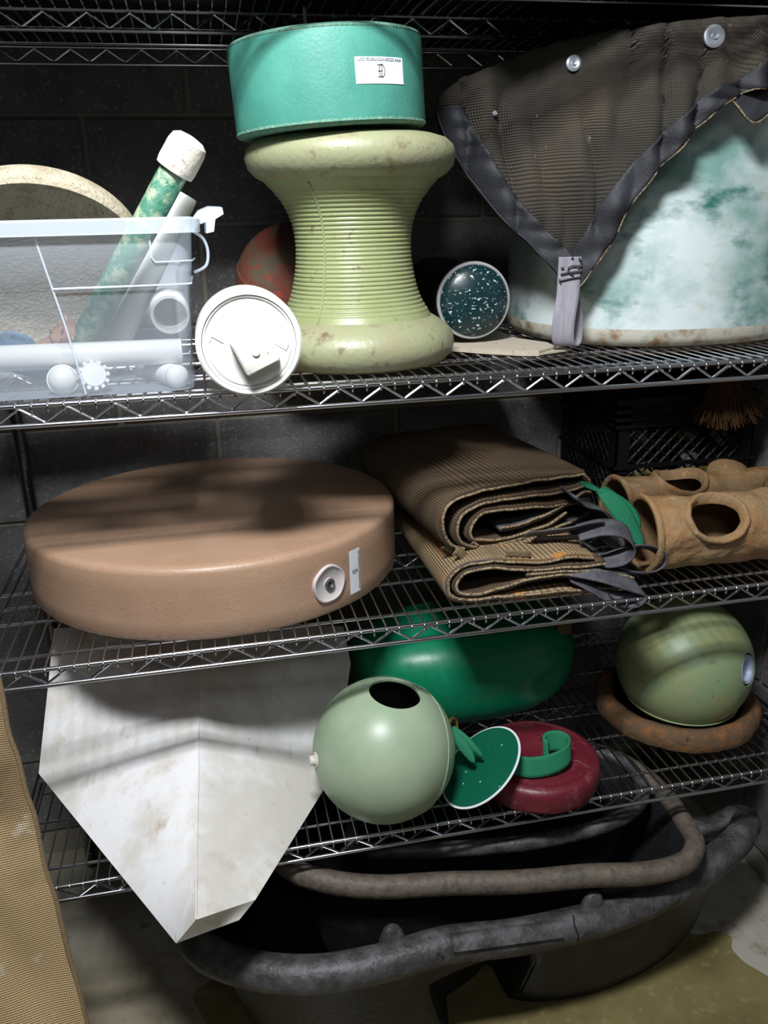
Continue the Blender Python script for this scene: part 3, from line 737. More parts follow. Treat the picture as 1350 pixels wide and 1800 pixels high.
# hanging loop at the tip
LY = 7.2
def loop_strip(pts, wdir, wd, th=0.12, n=10):
    S = spline(pts, n); W_ = Vector(wdir)
    mb = MB(); mb.grid(lambda u, v_: S[min(int(round(u * (len(S) - 1))), len(S) - 1)] + W_ * (v_ - 0.5) * wd, len(S) - 1, 6, th=th, uvs=(12, 2)); return mb
mb = loop_strip([(28.25, LY - 0.1, 36.5), (28.2, LY - 0.15, 35.0), (28.1, LY - 0.3, 33.5), (27.75, LY - 0.55, 31.6), (27.8, LY - 0.5, 30.2), (28.3, LY - 0.15, 29.6), (28.9, LY + 0.45, 30.1), (29.0, LY + 0.75, 31.8), (28.7, LY + 0.8, 33.3), (28.5, LY + 0.6, 34.2)], (0.93, -0.36, 0), 1.75)
lo_ = part('hanging_loop', mb, 'webbing_light', t, smooth=180, label='pale grey webbing loop with black stitched marks')
def mp_loop(x, y, l):
    return Vector((28.22 + x * 0.93, LY - 0.28 - l - x * 0.36, 35.3 + y))
mb = MB()
for s_ in ([(0.9, 0.55), (0.1, 0.55), (-0.15, 0.4), (-0.18, 0.05)], [(0.85, 0.15), (-0.1, 0.05), (-0.75, -0.08)], [(0.8, -0.3), (0.0, -0.42), (-0.85, -0.62)], [(0.3, -0.38), (0.2, -0.15), (-0.05, 0.0)], [(0.6, 1.1), (0.85, 0.8)], [(0.65, 0.45), (0.6, 0.25)], [(-0.75, 0.4), (-0.5, 0.42)], [(-0.8, -0.45), (-0.7, -0.8)]):
    mb.tube([mp_loop(a_, b_, 0.04) for a_, b_ in s_], 0.06, 6)
part('stitching', mb, 'ink', lo_)

# ------------------------------------------------------------------ tan disc
dc = Vector((-0.6, 15.9, 10.2))
t = thing('tan_disc', 'big round speckled tan plastic disc with drain plug, on the middle shelf', 'disc', dc)
RD, HD, OV = 15.1, 6.0, 1.06
prof = [(0, 0), (RD - 0.6, 0), (RD - 0.2, 0.12), (RD, 0.4)] + [(RD, 0.4 + (HD - 1.0) * i / 4) for i in range(1, 5)] + [(RD - 0.12, HD - 0.25), (RD - 0.4, HD - 0.05), (RD - 0.8, HD), (RD * 0.6, HD - 0.05), (0, HD - 0.15)]
mb = MB(); mb.lathe(prof, 160, Matrix.Translation(dc))
for p in mb.v: p.x = dc.x + (p.x - dc.x) * OV
part('body', mb, 'tan_disc', t, smooth=45)
ap = math.atan2(-13.9, 6.0)
def rimpt(a_, z, l=0): return dc + Vector(((RD + l) * OV * cos(a_), (RD + l) * sin(a_), z))
ap = radians(-59.2)
PT = axisT(rimpt(ap, 2.75, -0.02), (cos(ap), sin(ap), 0))
mb = MB(); mb.lathe([(0, 0.1), (0.42, 0.1), (0.5, 0.02), (1.3, 0.1), (1.42, 0.22), (1.52, 0.2), (1.56, 0.05), (1.5, -0.4), (0, -0.4)], 48, PT, rfn=lambda a_, z: 1 + 0.02 * sin(5 * a_)); pl_ = part('drain_plug', mb, 'plug_plastic', t)
mb = MB(); mb.lathe([(0.16, 0.14), (0.34, 0.3), (0.42, 0.26), (0.46, 0.1), (0.16, 0.08), (0.16, 0.14)], 24, PT); part('plug_socket', mb, 'zinc_dark', pl_)
al = radians(-48.8)
def mp_disc(x, y, l):
    return rimpt(al - y / RD, 2.85 + x, l)      # the sticker stands on its end
sticker(t, mp_disc, 3.7, 1.15)

# ------------------------------------------------------------------ folded mats
UO, UA = Vector((17.6, 4.0, 0)), radians(20)
LO, LA = Vector((17.7, 2.9, 0)), radians(-6)
def strip(prof, O, A, depth, th, n=6, wob=0.0, DA=None):
    S = spline([(s_, 0, z) for s_, z in prof], n)
    dx = Vector((cos(A), sin(A), 0)); dy = Vector((-sin(DA), cos(DA), 0))
    L_ = sum((S[i + 1] - S[i]).length for i in range(len(S) - 1))
    mb = MB()
    def fn(u, v_):
        p = S[min(int(round(u * (len(S) - 1))), len(S) - 1)]
        q = O + dx * (p.x + wob * sin(4 * v_ + p.z)) + dy * (depth * v_)
        return Vector((q.x, q.y, p.z + 0.12 * nz((p.x * 1.0, v_ * 5, 1), 0.6)))
    mb.grid(fn, len(S) - 1, 20, th=th, uvs=(L_ * 0.9, depth * 0.9))
    ed = [fn(i / (len(S) - 1), 0) + Vector((0, -0.02, 0)) for i in range(len(S))]
    return mb, ed
G = 'folded mesh mats stacked on the middle shelf'
t = thing('folded_mat', 'dark brown woven mat folded thick, lying on top of the golden one', 'mat', (22, 12, 14.2), G)
USH = 0.35
US = [[(14.4, 18.0), (12, 18.25), (9, 18.45), (5.2, 18.6), (1.2, 18.6), (-0.4, 18.1), (-0.95, 17.0), (-0.73, 15.6), (0.1, 14.5), (1.2, 14.1)],
      [(14.3, 17.95), (15.0, 17.3), (14.6, 16.9), (10.3, 17.0), (5.9, 17.4), (2.9, 17.5), (1.1, 17.1), (0.5, 16.0), (0.9, 14.7), (2.4, 13.9)],
      [(13.6, 15.6), (10, 15.9), (6.5, 16.4), (3.6, 16.7), (2.3, 16.3), (1.8, 15.4), (2.3, 14.6), (4.2, 14.1), (6.6, 13.95), (10.2, 14.2), (12.4, 14.9)],
      [(2.1, 14.5), (3.0, 13.75), (4.8, 13.6), (8.6, 13.6), (13.0, 13.9), (15.2, 14.4)],
      [(5.0, 15.0), (8.0, 14.9), (11.5, 15.5), (14.2, 16.3), (15.2, 16.2)]]
for i, pr_ in enumerate(US):
    mb, ed = strip([(a_ + USH, b_) for a_, b_ in pr_], UO, UA, 19.6 if i == 0 else 17.5, 0.34, DA=radians(7.5))
    f_ = part('fold', mb, 'mesh_brown' if i < 3 else 'webbing_grey', t, smooth=180)
    mb = MB(); mb.tube(ed, 0.13, 6); part('edge_piping', mb, 'piping', f_)
t = thing('folded_mat', 'golden woven mat with dark webbing edge, folded at the bottom of the mat stack', 'mat', (22, 12, 10.2), G)
LSs = [[(11.5, 13.3), (9.8, 13.45), (7.4, 13.15), (4.1, 13.4), (2.9, 13.5), (1.0, 13.35), (-0.26, 12.4), (-0.44, 11.3), (-0.06, 10.6), (1.06, 10.3), (3.3, 10.3), (6.5, 10.4), (10.5, 10.5), (14, 10.6)],
       [(12.5, 12.7), (9.4, 12.55), (6.05, 12.55), (3.7, 12.85), (2.3, 12.95), (0.94, 12.65), (0.3, 11.9), (0.25, 11.3), (0.7, 10.85), (1.9, 10.75), (3.3, 10.95), (4.7, 11.3), (6.56, 11.8), (9.4, 11.9), (12.5, 11.6)],
       [(6, 12.2), (9, 12.2), (12, 12.1), (15, 11.2)]]
for i, pr_ in enumerate(LSs):
    mb, ed = strip(pr_, LO, LA, 18.5 if i == 0 else 16, 0.3, DA=radians(1))
    f_ = part('fold', mb, 'mesh_gold' if i == 0 else ('mesh_brown' if i == 1 else 'webbing_grey'), t, smooth=180)
    mb = MB(); mb.tube(ed, 0.13, 6); part('edge_piping', mb, 'piping', f_)
S = spline([(s_, 0, z) for s_, z in LSs[0]], 6)[18:62]
dxL = Vector((cos(LA), sin(LA), 0)); dyL = Vector((-sin(LA), cos(LA), 0))
cen = Vector((3.0, 0, 11.9))
mb = MB(); mb.grid(lambda u, v_: (lambda p: LO + dxL * (p.x + (p - cen).normalized().x * 0.1) + dyL * (1.9 * v_ - 0.03) + Vector((0, 0, p.z + (p - cen).normalized().z * 0.1)))(S[int(round(u * (len(S) - 1)))]), len(S) - 1, 4, th=0.1); part('webbing_border', mb, 'webbing_grey', t, smooth=180)
LOWMAT = t
# webbing loops at the corner
def wloop(name, pts, wdir, parent, wd=1.7, m='webbing_grey'):
    part(name, loop_strip(pts, wdir, wd, 0.13, 9), m, parent, smooth=180)
UPM = [o for o in bpy.data.objects if o.name == 'folded_mat'][0]
wloop('corner_loop', [(24.6, 5.0, 14.6), (27.2, 3.6, 15.2), (29.0, 3.0, 15.7), (30.2, 3.0, 15.6), (30.0, 3.4, 14.6), (28.0, 4.0, 14.2), (25.4, 5.2, 13.9)], (-0.1, 0.75, -0.55), UPM, 1.5)
wloop('corner_loop', [(28.4, 3.4, 14.9), (30.2, 2.6, 15.5), (31.9, 2.2, 15.2), (32.9, 2.2, 13.9), (32.2, 2.5, 12.7), (30.4, 3.0, 12.4), (28.0, 3.8, 12.9)], (0.1, 0.7, 0.5), UPM, 1.9)
wloop('corner_loop', [(27.0, 2.4, 12.3), (29.2, 1.3, 12.0), (31.3, 0.7, 11.3), (32.9, 0.4, 10.6), (32.2, 0.5, 9.7), (30.4, 1.0, 9.9), (28.6, 1.8, 10.9), (27.2, 2.6, 11.6)], (-0.2, 0.75, 0.5), LOWMAT, 1.8)
wloop('corner_loop', [(30.5, 3.6, 12.6), (33.0, 3.0, 13.4), (35.2, 2.8, 13.0), (36.2, 2.8, 11.7), (35.2, 2.8, 10.8), (33.2, 3.0, 10.9), (31.2, 3.6, 11.6)], (0.1, 0.75, -0.4), LOWMAT, 2.0)
# dark fabric bulk behind the loops
mb = MB(); mb.grid(lambda u, v_: (29 + 5.4 * u, 5.2 + 1.2 * sin(3 * u) + 8 * v_, 17.4 - 6.4 * u * u - 0.8 * sin(6 * u)), 14, 8, th=0.2, uvs=(8, 8)); part('hanging_fold', mb, 'webbing_grey', UPM, smooth=180)
mb = MB(); mb.grid(lambda u, v_: (17.6 + 1.3 * u + 0.5 * sin(5 * v_), 3.2 + 1.6 * v_ + 0.4 * u, 14.1 + 0.55 * sin(pi * v_) - 1.1 * u * u), 8, 8, th=0.1)
mb.grid(lambda u, v_: (22.0 + 2.0 * u, 2.7 - 0.3 * u, 13.7 + 0.6 * v_ - 0.2 * u), 5, 3, th=0.1)
part('frayed_tag', mb, 'canvas_dark', UPM, smooth=180)
# green felt leaf
mb = MB()
def leaf(base, mid, tip, wd, dirw):
    S = spline([base, mid, tip], 8); D = Vector(dirw)
    mb.grid(lambda u, v_: S[int(round(u * (len(S) - 1)))] + D * (v_ - 0.5) * wd * (0.45 + sin(pi * min(1, u * 0.9 + 0.08))) + Vector((0, 0.3 * abs(v_ - 0.5), 0)), len(S) - 1, 6, th=0.12)
leaf((31.8, 6.4, 17.5), (33.3, 5.4, 15.6), (35.0, 4.4, 12.6), 1.3, (0.9, 0.1, 0.25))
leaf((33.2, 6.6, 16.6), (34.2, 5.8, 15.2), (34.8, 5.0, 14.0), 1.3, (0.9, 0.1, 0.15))
leaf((30.2, 7.2, 17.9), (31.0, 6.8, 17.6), (31.8, 6.2, 17.2), 0.5, (0.5, 0.3, 0.5))
single('felt_leaf', mb, 'green_felt', 'green felt leaves poking out between the mat stack and the hollow log', 'felt', (33, 6, 10.2), smooth=180)

# ------------------------------------------------------------------ hollow log
def holed_tube(c0, c1, r, holes, bumpy, n=140, m=150, thick=0.42, flare=0.0):
    """tube along c0-c1 with round side holes; holes: (axial, angle, radius_axial, radius_around)"""
    c0 = Vector(c0); c1 = Vector(c1); ax = (c1 - c0); H = ax.length; ax.normalize()
    up = Vector((0, 0, 1)); fr = (Vector((0, -1, 0)) - ax * Vector((0, -1, 0)).dot(ax)).normalized(); up = fr.cross(ax) * -1
    if up.z < 0: up = -up
    def surf(a_, h, rr=None):
        q = r + (bumpy * (nz((h * 0.6, cos(a_) * 2.2, sin(a_) * 2.2), 0.9)) if rr is None else 0) + (0 if rr is None else rr)
        q += flare * math.exp(-h / 0.8)
        return c0 + ax * h + (up * cos(a_) + fr * sin(a_)) * q
    vs, fs = [], []
    for i in range(m + 1):
        for k in range(n): vs.append([2 * pi * k / n - pi, H * i / m])
    def dh(v_, hl): 
        da = (v_[0] - hl[1] + pi) % (2 * pi) - pi
        return sqrt(((v_[1] - hl[0]) / hl[2]) ** 2 + (da * r / hl[3]) ** 2)
    def inside(v_): return any(dh(v_, hl) < 1.0 for hl in holes)
    keep = []
    for i in range(m):
        for k in range(n):
            l = (k + 1) % n; q = (i * n + k, i * n + l, (i + 1) * n + l, (i + 1) * n + k)
            if sum(inside(vs[x]) for x in q) <= 1: keep.append(q)
    for v_ in vs:
        for hl in holes:
            d_ = dh(v_, hl)
            if d_ < 1.0 and d_ > 0.5:
                da = (v_[0] - hl[1] + pi) % (2 * pi) - pi
                v_[1] = hl[0] + (v_[1] - hl[0]) / d_; v_[0] = hl[1] + da / d_
    used = sorted({x for q in keep for x in q}); mp_ = {x: i for i, x in enumerate(used)}
    outer = MB(); outer.add([surf(*vs[x]) for x in used], [tuple(mp_[x] for x in q) for q in keep])
    inner = MB(); inner.add([surf(vs[x][0], vs[x][1], -thick) for x in used], [tuple(mp_[x] for x in q) for q in keep])
    cols = []
    for hl in holes:
        mb = MB(); path = []; N_ = 48
        rings = [[], [], [], [], []]
        for k in range(N_):
            a_ = 2 * pi * k / N_
            for j, (sc_, off) in enumerate(((1.16, -0.05), (1.1, 0.35), (1.02, 0.5), (0.93, 0.4), (0.92, -0.55))):
                wob = 1 + 0.025 * sin(3 * a_ + hl[0]) + 0.012 * sin(11 * a_)
                rings[j].append(surf(hl[1] + cos(a_) * hl[3] * sc_ * wob / r, hl[0] + sin(a_) * hl[2] * sc_ * wob, off))
        mb.loft(rings); cols.append(mb)
    # end ring
    mb = MB(); N_ = 72
    rings = [[surf(2 * pi * k / N_, 0.0 + a0_, off) for k in range(N_)] for a0_, off in ((0.5, 0.05), (0.0, 0.18), (-0.15, 0.0), (-0.1, -thick), (0.5, -thick))]
    mb.loft(rings); cols.append(mb)
    return outer, inner, cols
t = thing('hollow_log', 'tan moulded hollow log with raised round holes, at the end of the middle shelf', 'log', (42, 7, 10.2))
o_, i_, cs = holed_tube((35.4, 5.4, 13.35), (53.0, 4.4, 13.35), 3.1, [(5.4, 0.85, 2.55, 2.15)], 0.28, flare=0.25)
part('bark', o_, 'log_tan', t, smooth=180); part('inside', i_, 'log_inner', t, smooth=180)
for c_ in cs: part('hole_rim', c_, 'log_tan', t, smooth=180)
o_, i_, cs = holed_tube((35.9, 11.4, 13.5), (53.0, 11.6, 13.3), 2.9, [(6.0, 0.2, 2.35, 2.1)], 0.3, flare=0.25)
part('bark', o_, 'log_tan', t, smooth=180); part('inside', i_, 'log_inner', t, smooth=180)
for c_ in cs: part('hole_rim', c_, 'log_tan', t, smooth=180)
mb = MB()
for (x, y, z, r) in ((48.2, 12.4, 15.3, 2.2), (51.0, 8.0, 15.2, 1.9)):
    mb.lathe([(r * cos(a_), 0.75 * r * sin(a_)) for a_ in [radians(-90 + 10 * i) for i in range(19)]], 32, Tr((x, y, z), (0.2, 0.3, 0)), rfn=lambda a_, z_: 1 + 0.06 * sin(3 * a_) + 0.03 * sin(7 * a_ + z_ * 3))
part('knot', mb, 'log_tan', t, smooth=180)

# ------------------------------------------------------------------ crate with clutter and straw
cx0, cx1, cy0, cy1, cz0, cz1 = 37.7, 52.6, 15.6, 28.4, 10.2, 22.9
t = thing('milk_crate', 'black lattice milk crate in the shadow behind the hollow log', 'crate', (45, 22, 10.2))
mb = MB()
for x, y in ((cx0, cy0), (cx1, cy0), (cx0, cy1), (cx1, cy1)):
    sx = 1 if x == cx0 else -1; sy = 1 if y == cy0 else -1
    mb.box((min(x, x + sx * 1.5), min(y, y + sy * 0.3), cz0), (max(x, x + sx * 1.5), max(y, y + sy * 0.3), cz1), bev=0.08)
    mb.box((min(x, x + sx * 0.3), min(y, y + sy * 1.5), cz0), (max(x, x + sx * 0.3), max(y, y + sy * 1.5), cz1), bev=0.08)
for z, h, pr_ in ((cz0, 0.8, 0.1), (16.0, 0.35, 0.2), (20.1, 0.3, 0.25), (20.8, 0.3, 0.22), (21.6, 0.3, 0.22), (22.4, 0.5, 0.3)):
    for (a_, b_) in (((cx0 - pr_, cy0 - pr_), (cx1 + pr_, cy0 + 0.3)), ((cx0 - pr_, cy1 - 0.3), (cx1 + pr_, cy1 + pr_)), ((cx0 - pr_, cy0), (cx0 + 0.3, cy1)), ((cx1 - 0.3, cy0), (cx1 + pr_, cy1))):
        mb.box((a_[0], a_[1], z), (b_[0], b_[1], z + h))
mb.box((cx0, cy0, 20.4), (cx1, cy0 + 0.15, 22.5)); mb.box((cx0, cy0, 20.4), (cx0 + 0.15, cy1, 22.5))
mb.box((cx0, cy0, cz0), (cx1, cy1, cz0 + 0.3))
part('frame', mb, 'crate_black', t)
mb = MB()
def bar2(p, q, th=0.13):
    mb.tube([p, q], th, 4)
def lattice(O, D, L_, z0, z1):
    O = Vector(O); D = Vector(D); h = z1 - z0
    s_ = -h
    while s_ < L_:
        for sg in (1, -1):
            a_, b_ = (s_, s_ + h) if sg == 1 else (s_ + h, s_)
            P_, Q_ = Vector((a_, 0, z0)), Vector((b_, 0, z1))
            def clip(P_, Q_):
                for _ in range(2):
                    for lim in (0, L_):
                        if (P_.x - lim) * (Q_.x - lim) < 0:
                            tt = (lim - P_.x) / (Q_.x - P_.x); X_ = P_.lerp(Q_, tt)
                            if (lim == 0 and P_.x < 0) or (lim == L_ and P_.x > L_): P_ = X_
                            else: Q_ = X_
                return P_, Q_
            P_, Q_ = clip(P_, Q_)
            if max(P_.x, Q_.x) <= 0.01 or min(P_.x, Q_.x) >= L_ - 0.01: continue
            bar2(O + D * P_.x + Vector((0, 0, P_.z)), O + D * Q_.x + Vector((0, 0, Q_.z)))
        s_ += 1.25
lattice((cx0 + 1.2, cy0 + 0.15, 0), (1, 0, 0), cx1 - cx0 - 2.4, 16.2, 20.2)
lattice((cx0 + 1.2, cy0 + 0.15, 0), (1, 0, 0), cx1 - cx0 - 2.4, 10.9, 16.1)
lattice((cx0 + 0.15, cy0 + 1.2, 0), (0, 1, 0), cy1 - cy0 - 2.4, 16.2, 20.2)
lattice((cx0 + 0.15, cy0 + 1.2, 0), (0, 1, 0), cy1 - cy0 - 2.4, 10.9, 16.1)
part('lattice', mb, 'crate_black', t, kind='stuff')
MATS['clutter_b'] = mat('clutter_b', (178, 172, 160), 0.6)
MATS['clutter_c'] = mat('clutter_c', (176, 158, 62), 0.6)
for i, (x, y, z, s_, m_) in enumerate(((49.8, 18.2, 13.9, 1.0, 'clutter_c'), (48.3, 18.0, 12.8, 1.1, 'clutter_b'), (47.4, 18.6, 15.0, 1.0, 'clutter_b'), (41.2, 18.3, 19.0, 0.9, 'clutter'), (47.0, 18.6, 18.2, 0.8, 'clutter'), (50.6, 18.6, 17.9, 0.9, 'clutter_b'), (42.5, 18.2, 14.0, 1.2, 'clutter'))):
    mb = MB(); TX = Tr((x, y, z), (0.4 * i, 0.7 * i, 0.9 * i))
    mb.box((-1.3 * s_, -0.8 * s_, -0.7 * s_), (1.3 * s_, 0.8 * s_, 0.7 * s_), TX, bev=0.2)
    mb.lathe([(0.35, 0.6 * s_), (0.45, 0.75 * s_), (0.45, 1.1 * s_), (0, 1.15 * s_)], 14, TX)
    single('toy_block', mb, m_, ['yellow chunk of plastic low in the crate, by the side wall', 'pale chunk behind the lattice, below the yellow one', 'whitish chunk in the crate just above the mid rail', 'small brownish piece high in the crate near its front corner', 'dull piece in the upper middle of the crate', 'pale grey piece in the crate nearest the side wall', 'dull tan piece low in the crate near its front corner'][i], 'block', (x, y, 10.5), group='loose pieces inside the black crate')
mb = MB()
for k in range(520):
    a_ = random.uniform(-1, 1); b_ = random.uniform(0, 1)
    top = Vector((48.0 + 0.9 * a_, 14.6 + 0.8 * b_, 24.2 + random.uniform(-0.5, 1.0)))
    end = Vector((48.0 + 3.4 * a_ + random.uniform(-0.4, 0.4), 14.0 - 1.2 * b_ + random.uniform(-0.5, 0.5), 20.6 + 0.9 * a_ * a_ + random.uniform(-0.8, 0.5)))
    mid = top.lerp(end, 0.5) + Vector((random.uniform(-0.3, 0.3), -0.4, 0.35))
    mb.tube([top, mid, end], 0.045, 3, caps=False)
s_ = single('straw_bundle', mb, 'straw', 'frayed brown straw bundle hanging over the front of the black crate', 'straw', (48, 14.5, 21), smooth=None)
s_['kind'] = 'stuff'

# ------------------------------------------------------------------ white folded wedge
t = thing('white_wedge', 'large stained white plastic wedge with a centre ridge, jutting out over the lower shelf', 'wedge', (-4, 5, -8.9))
L0, L1, L2 = Vector((-17.45, 9.0, -4.6)), Vector((-16.7, 14.0, 0.7)), Vector((-16.2, 18.0, 4.6))
T1, T2 = Vector((-6.0, -8.0, -8.75)), Vector((-1.5, -6.9, -8.75))
Rg0, Rg1, Rg2 = Vector((-4.35, -9.0, -6.0)), Vector((-3.3, 12.0, 1.2)), Vector((-3.0, 19.0, 3.6))
R0_, R1_, R2_ = Vector((8.0, 8.2, -8.3)), Vector((10.9, 15.0, -1.2)), Vector((10.9, 19.0, 0.8))
R3_ = Vector((-0.2, -6.0, -8.0))
def facet(mb, A, B, C_, D, n=16, b=0.0):
    mb.grid(lambda u, v_: A.lerp(B, u).lerp(D.lerp(C_, u), v_) + Vector((0, 0, b * sin(pi * u) * sin(pi * v_))), n, n)
mb = MB()
T1b = Vector((-5.6, -9.0, -7.6))
def polyl(P_, cuts, s_):
    for k in range(len(cuts) - 1):
        if s_ <= cuts[k + 1] + 1e-9: return P_[k].lerp(P_[k + 1], (s_ - cuts[k]) / (cuts[k + 1] - cuts[k]))
    return P_[-1]
CU = [0, 0.62, 0.84, 1.0]
mb.grid(lambda u, v_: Rg0.lerp(Rg2, v_).lerp(polyl([T1, L0, L1, L2], CU, v_), u) + Vector((0, 0, 0.35 * sin(pi * u) * sin(pi * min(1, v_ * 1.2)))), 30, 50)
mb.grid(lambda u, v_: Rg0.lerp(Rg2, v_).lerp(polyl([R3_, R0_, R1_, R2_], CU, v_), u) + Vector((0, 0, 0.25 * sin(pi * u) * sin(pi * min(1, v_ * 1.2)))), 30, 50)
facet(mb, T1, Rg0, R3_, T2, n=6)
part('folded_panel', mb, 'white_poly', t, smooth=30)
mb = MB()
BL, BR, BT_ = Vector((-10, 15, -8.85)), Vector((4, 15, -8.85)), Vector((-3.4, -5.5, -8.85))
mb.add([T1, L0, L1, L2, Rg2, R2_, R1_, R0_, R3_, T2, BL, BR, BT_], [(0, 1, 10, 12), (1, 2, 10), (2, 3, 10), (3, 4, 10), (4, 11, 10), (4, 5, 11), (5, 6, 11), (6, 7, 11), (7, 8, 12, 11), (8, 9, 12), (9, 0, 12), (10, 11, 12)])
part('underside', mb, 'white_poly', t, smooth=None)
mb = MB(); mb.tube([Rg0.lerp(Rg2, i / 22) + Vector((0.02 * sin(i), 0, 0.01)) for i in range(21)], 0.07, 5); part('ridge_bead', mb, 'white_poly', t)

# ------------------------------------------------------------------ balls
def holed_ball(c, r, hdir, hr, mouter, name, label, cat, squash=1.0, tilt=None, n=96):
    t = thing(name, label, cat, (c[0], c[1], c[2] - r * squash))
    h = hr / r; a0_ = math.asin(h)
    T = axisT(c, hdir)
    if tilt is not None: T = Matrix.Translation(c) @ Matrix.Diagonal((1, 1, squash, 1)) @ Matrix.Translation(-Vector(c)) @ T
    prof = [(r * sin(a0_ + (pi - a0_) * i / 64), r * cos(a0_ + (pi - a0_) * i / 64)) for i in range(65)]
    prof[-1] = (0, -r)
    mb = MB(); o = len(mb.v)
    m = len(prof)
    mb.lathe(prof, n, T); mb.f = [f for f in mb.f if len(f) == 4]
    b_ = part('shell', mb, mouter, t, smooth=180)
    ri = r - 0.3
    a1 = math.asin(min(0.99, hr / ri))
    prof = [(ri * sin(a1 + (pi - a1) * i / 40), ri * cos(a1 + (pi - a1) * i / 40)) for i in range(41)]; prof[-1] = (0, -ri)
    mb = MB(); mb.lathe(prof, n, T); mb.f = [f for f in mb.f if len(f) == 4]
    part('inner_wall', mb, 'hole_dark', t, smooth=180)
    mb = MB(); z0 = r * cos(a0_)
    mb.lathe([(hr, z0), (hr - 0.02, z0 + 0.02), (hr - 0.05, z0 - 0.1), (hr - 0.05, z0 - 0.32)], n, T); mb.f = [f for f in mb.f if len(f) == 4]
    part('hole_edge', mb, mouter, t, smooth=180)
    return t, T
bc = Vector((11.6, 2.9, -2.85))
hd = 0.16 * r2 + 0.91 * u2 - 0.36 * fwd
t, T = holed_ball(bc, 6.05, hd, 2.2, 'sage_ball', 'hollow_ball', 'smooth sage green hollow ball with an open hole on top, at the shelf edge', 'ball')
sd = Vector((0.62, -0.55, -0.05)).normalized()
mb = MB(); N_ = (0.8 * r2 - 0.15 * u2 + 0.55 * fwd).normalized()
uu_ = N_.cross(Vector((0, 0, 1))).normalized(); vv_ = N_.cross(uu_)
mb.tube([bc + N_ * 2.6 + (uu_ * cos(a_) + vv_ * sin(a_)) * sqrt(6.05 ** 2 - 2.6 ** 2) for a_ in [2 * pi * i / 90 for i in range(90)]], 0.07, 5, closed=True)
part('mould_seam', mb, 'sage_ball', t)
bd = (-0.93 * r2 - 0.05 * u2 - 0.36 * fwd).normalized()
PT = axisT(bc + bd * 5.9, bd)
mb = MB(); mb.lathe([(0.62, 0.0), (0.66, 0.2), (0.5, 0.25), (0.46, 0.1), (0.42, 0.1), (0.42, 0.42), (0.36, 0.42), (0.36, 0.5), (0.42, 0.52), (0.4, 0.66), (0, 0.7)], 20, PT); part('bolt', mb, 'pvc_rough', t)

rc = Vector((43.3, 9.3, -2.35))
hd = 0.704 * r2 + 0.0 * u2 - 0.71 * fwd
t, T = holed_ball(rc, 6.5, hd, 1.6, 'sage_ball_worn', 'egg_ball', 'large worn olive green hollow egg-shaped ball sitting in the rusty ring', 'ball')
mb = MB(); zc_ = -3.6; rr_ = sqrt(6.5 ** 2 - zc_ ** 2)
mb.tube([rc + Vector((rr_ * cos(a_), rr_ * sin(a_), zc_ + 0.25 * sin(a_))) for a_ in [2 * pi * i / 90 for i in range(90)]], 0.08, 5, closed=True); part('mould_seam', mb, 'sage_ball_worn', t)
PT = axisT(rc + hd.normalized() * 5.6, hd)
mb = MB(); mb.lathe([(0, 0.1), (1.0, 0.15), (1.1, 0.6), (1.35, 0.7), (1.45, 0.2), (1.45, -0.3), (0, -0.3)], 32, PT); part('plug', mb, 'bluish_plug', t)

mb = MB(); prof = [(7.9, 0.35), (8.1, 1.0), (7.9, 1.9), (7.3, 2.35), (6.6, 2.2), (6.2, 1.6), (6.15, 0.5), (6.5, 0.1), (7.5, 0.05), (7.9, 0.35)]
mb.lathe(prof, 120, Tr((43.8, 10.7, -8.9)), rfn=lambda a_, z: 1 + 0.008 * sin(9 * a_) + 0.006 * sin(23 * a_ + 2 * z))
single('rusty_ring', mb, 'rusty_rubber', 'thick brown rusty ring lying on the lower shelf beneath the egg-shaped ball', 'ring', (43.8, 10.7, -8.9), smooth=60)

# ------------------------------------------------------------------ green drum
gc = Vector((23.2, 17.6, -3.7))
def gd(u, v_):
    a_ = -pi / 2 + pi * v_; b_ = 2 * pi * u
    ca, sa = cos(a_), sin(a_)
    def pw(x, e): return math.copysign(abs(x) ** e, x)
    x = 11.6 * pw(ca, 0.62) * pw(cos(b_), 0.8); y = 7.0 * pw(ca, 0.62) * pw(sin(b_), 0.85); z = 5.2 * pw(sa, 0.8)
    x *= 1 + 0.05 * (z / 5.7)
    p = Vector((x, y, z))
    dd = ((x - 7.0) / 2.2) ** 2 + ((z + 0.6) / 1.3) ** 2
    if y < 0: p.y += 0.9 * math.exp(-dd)
    dd = ((x - 4.5) / 3.0) ** 2 + ((z - 1.6) / 0.7) ** 2
    if y < 0: p.y += 0.3 * math.exp(-dd)
    return gc + p
mb = MB(); mb.grid(gd, 96, 48)
t = thing('green_drum', 'dented emerald green plastic drum lying at the back of the lower shelf', 'drum', (22.6, 19.3, -8.95))
part('body', mb, 'green_drum', t, smooth=180)
mb = MB(); mb.box((31.9, 14.0, -0.4), (33.4, 14.1, 1.4), Tr((0, 0, 0))); mb.v = [Matrix.Rotation(0, 4, 'Z') @ p for p in mb.v]
part('paper_tag', mb, 'canvas_dark', t)

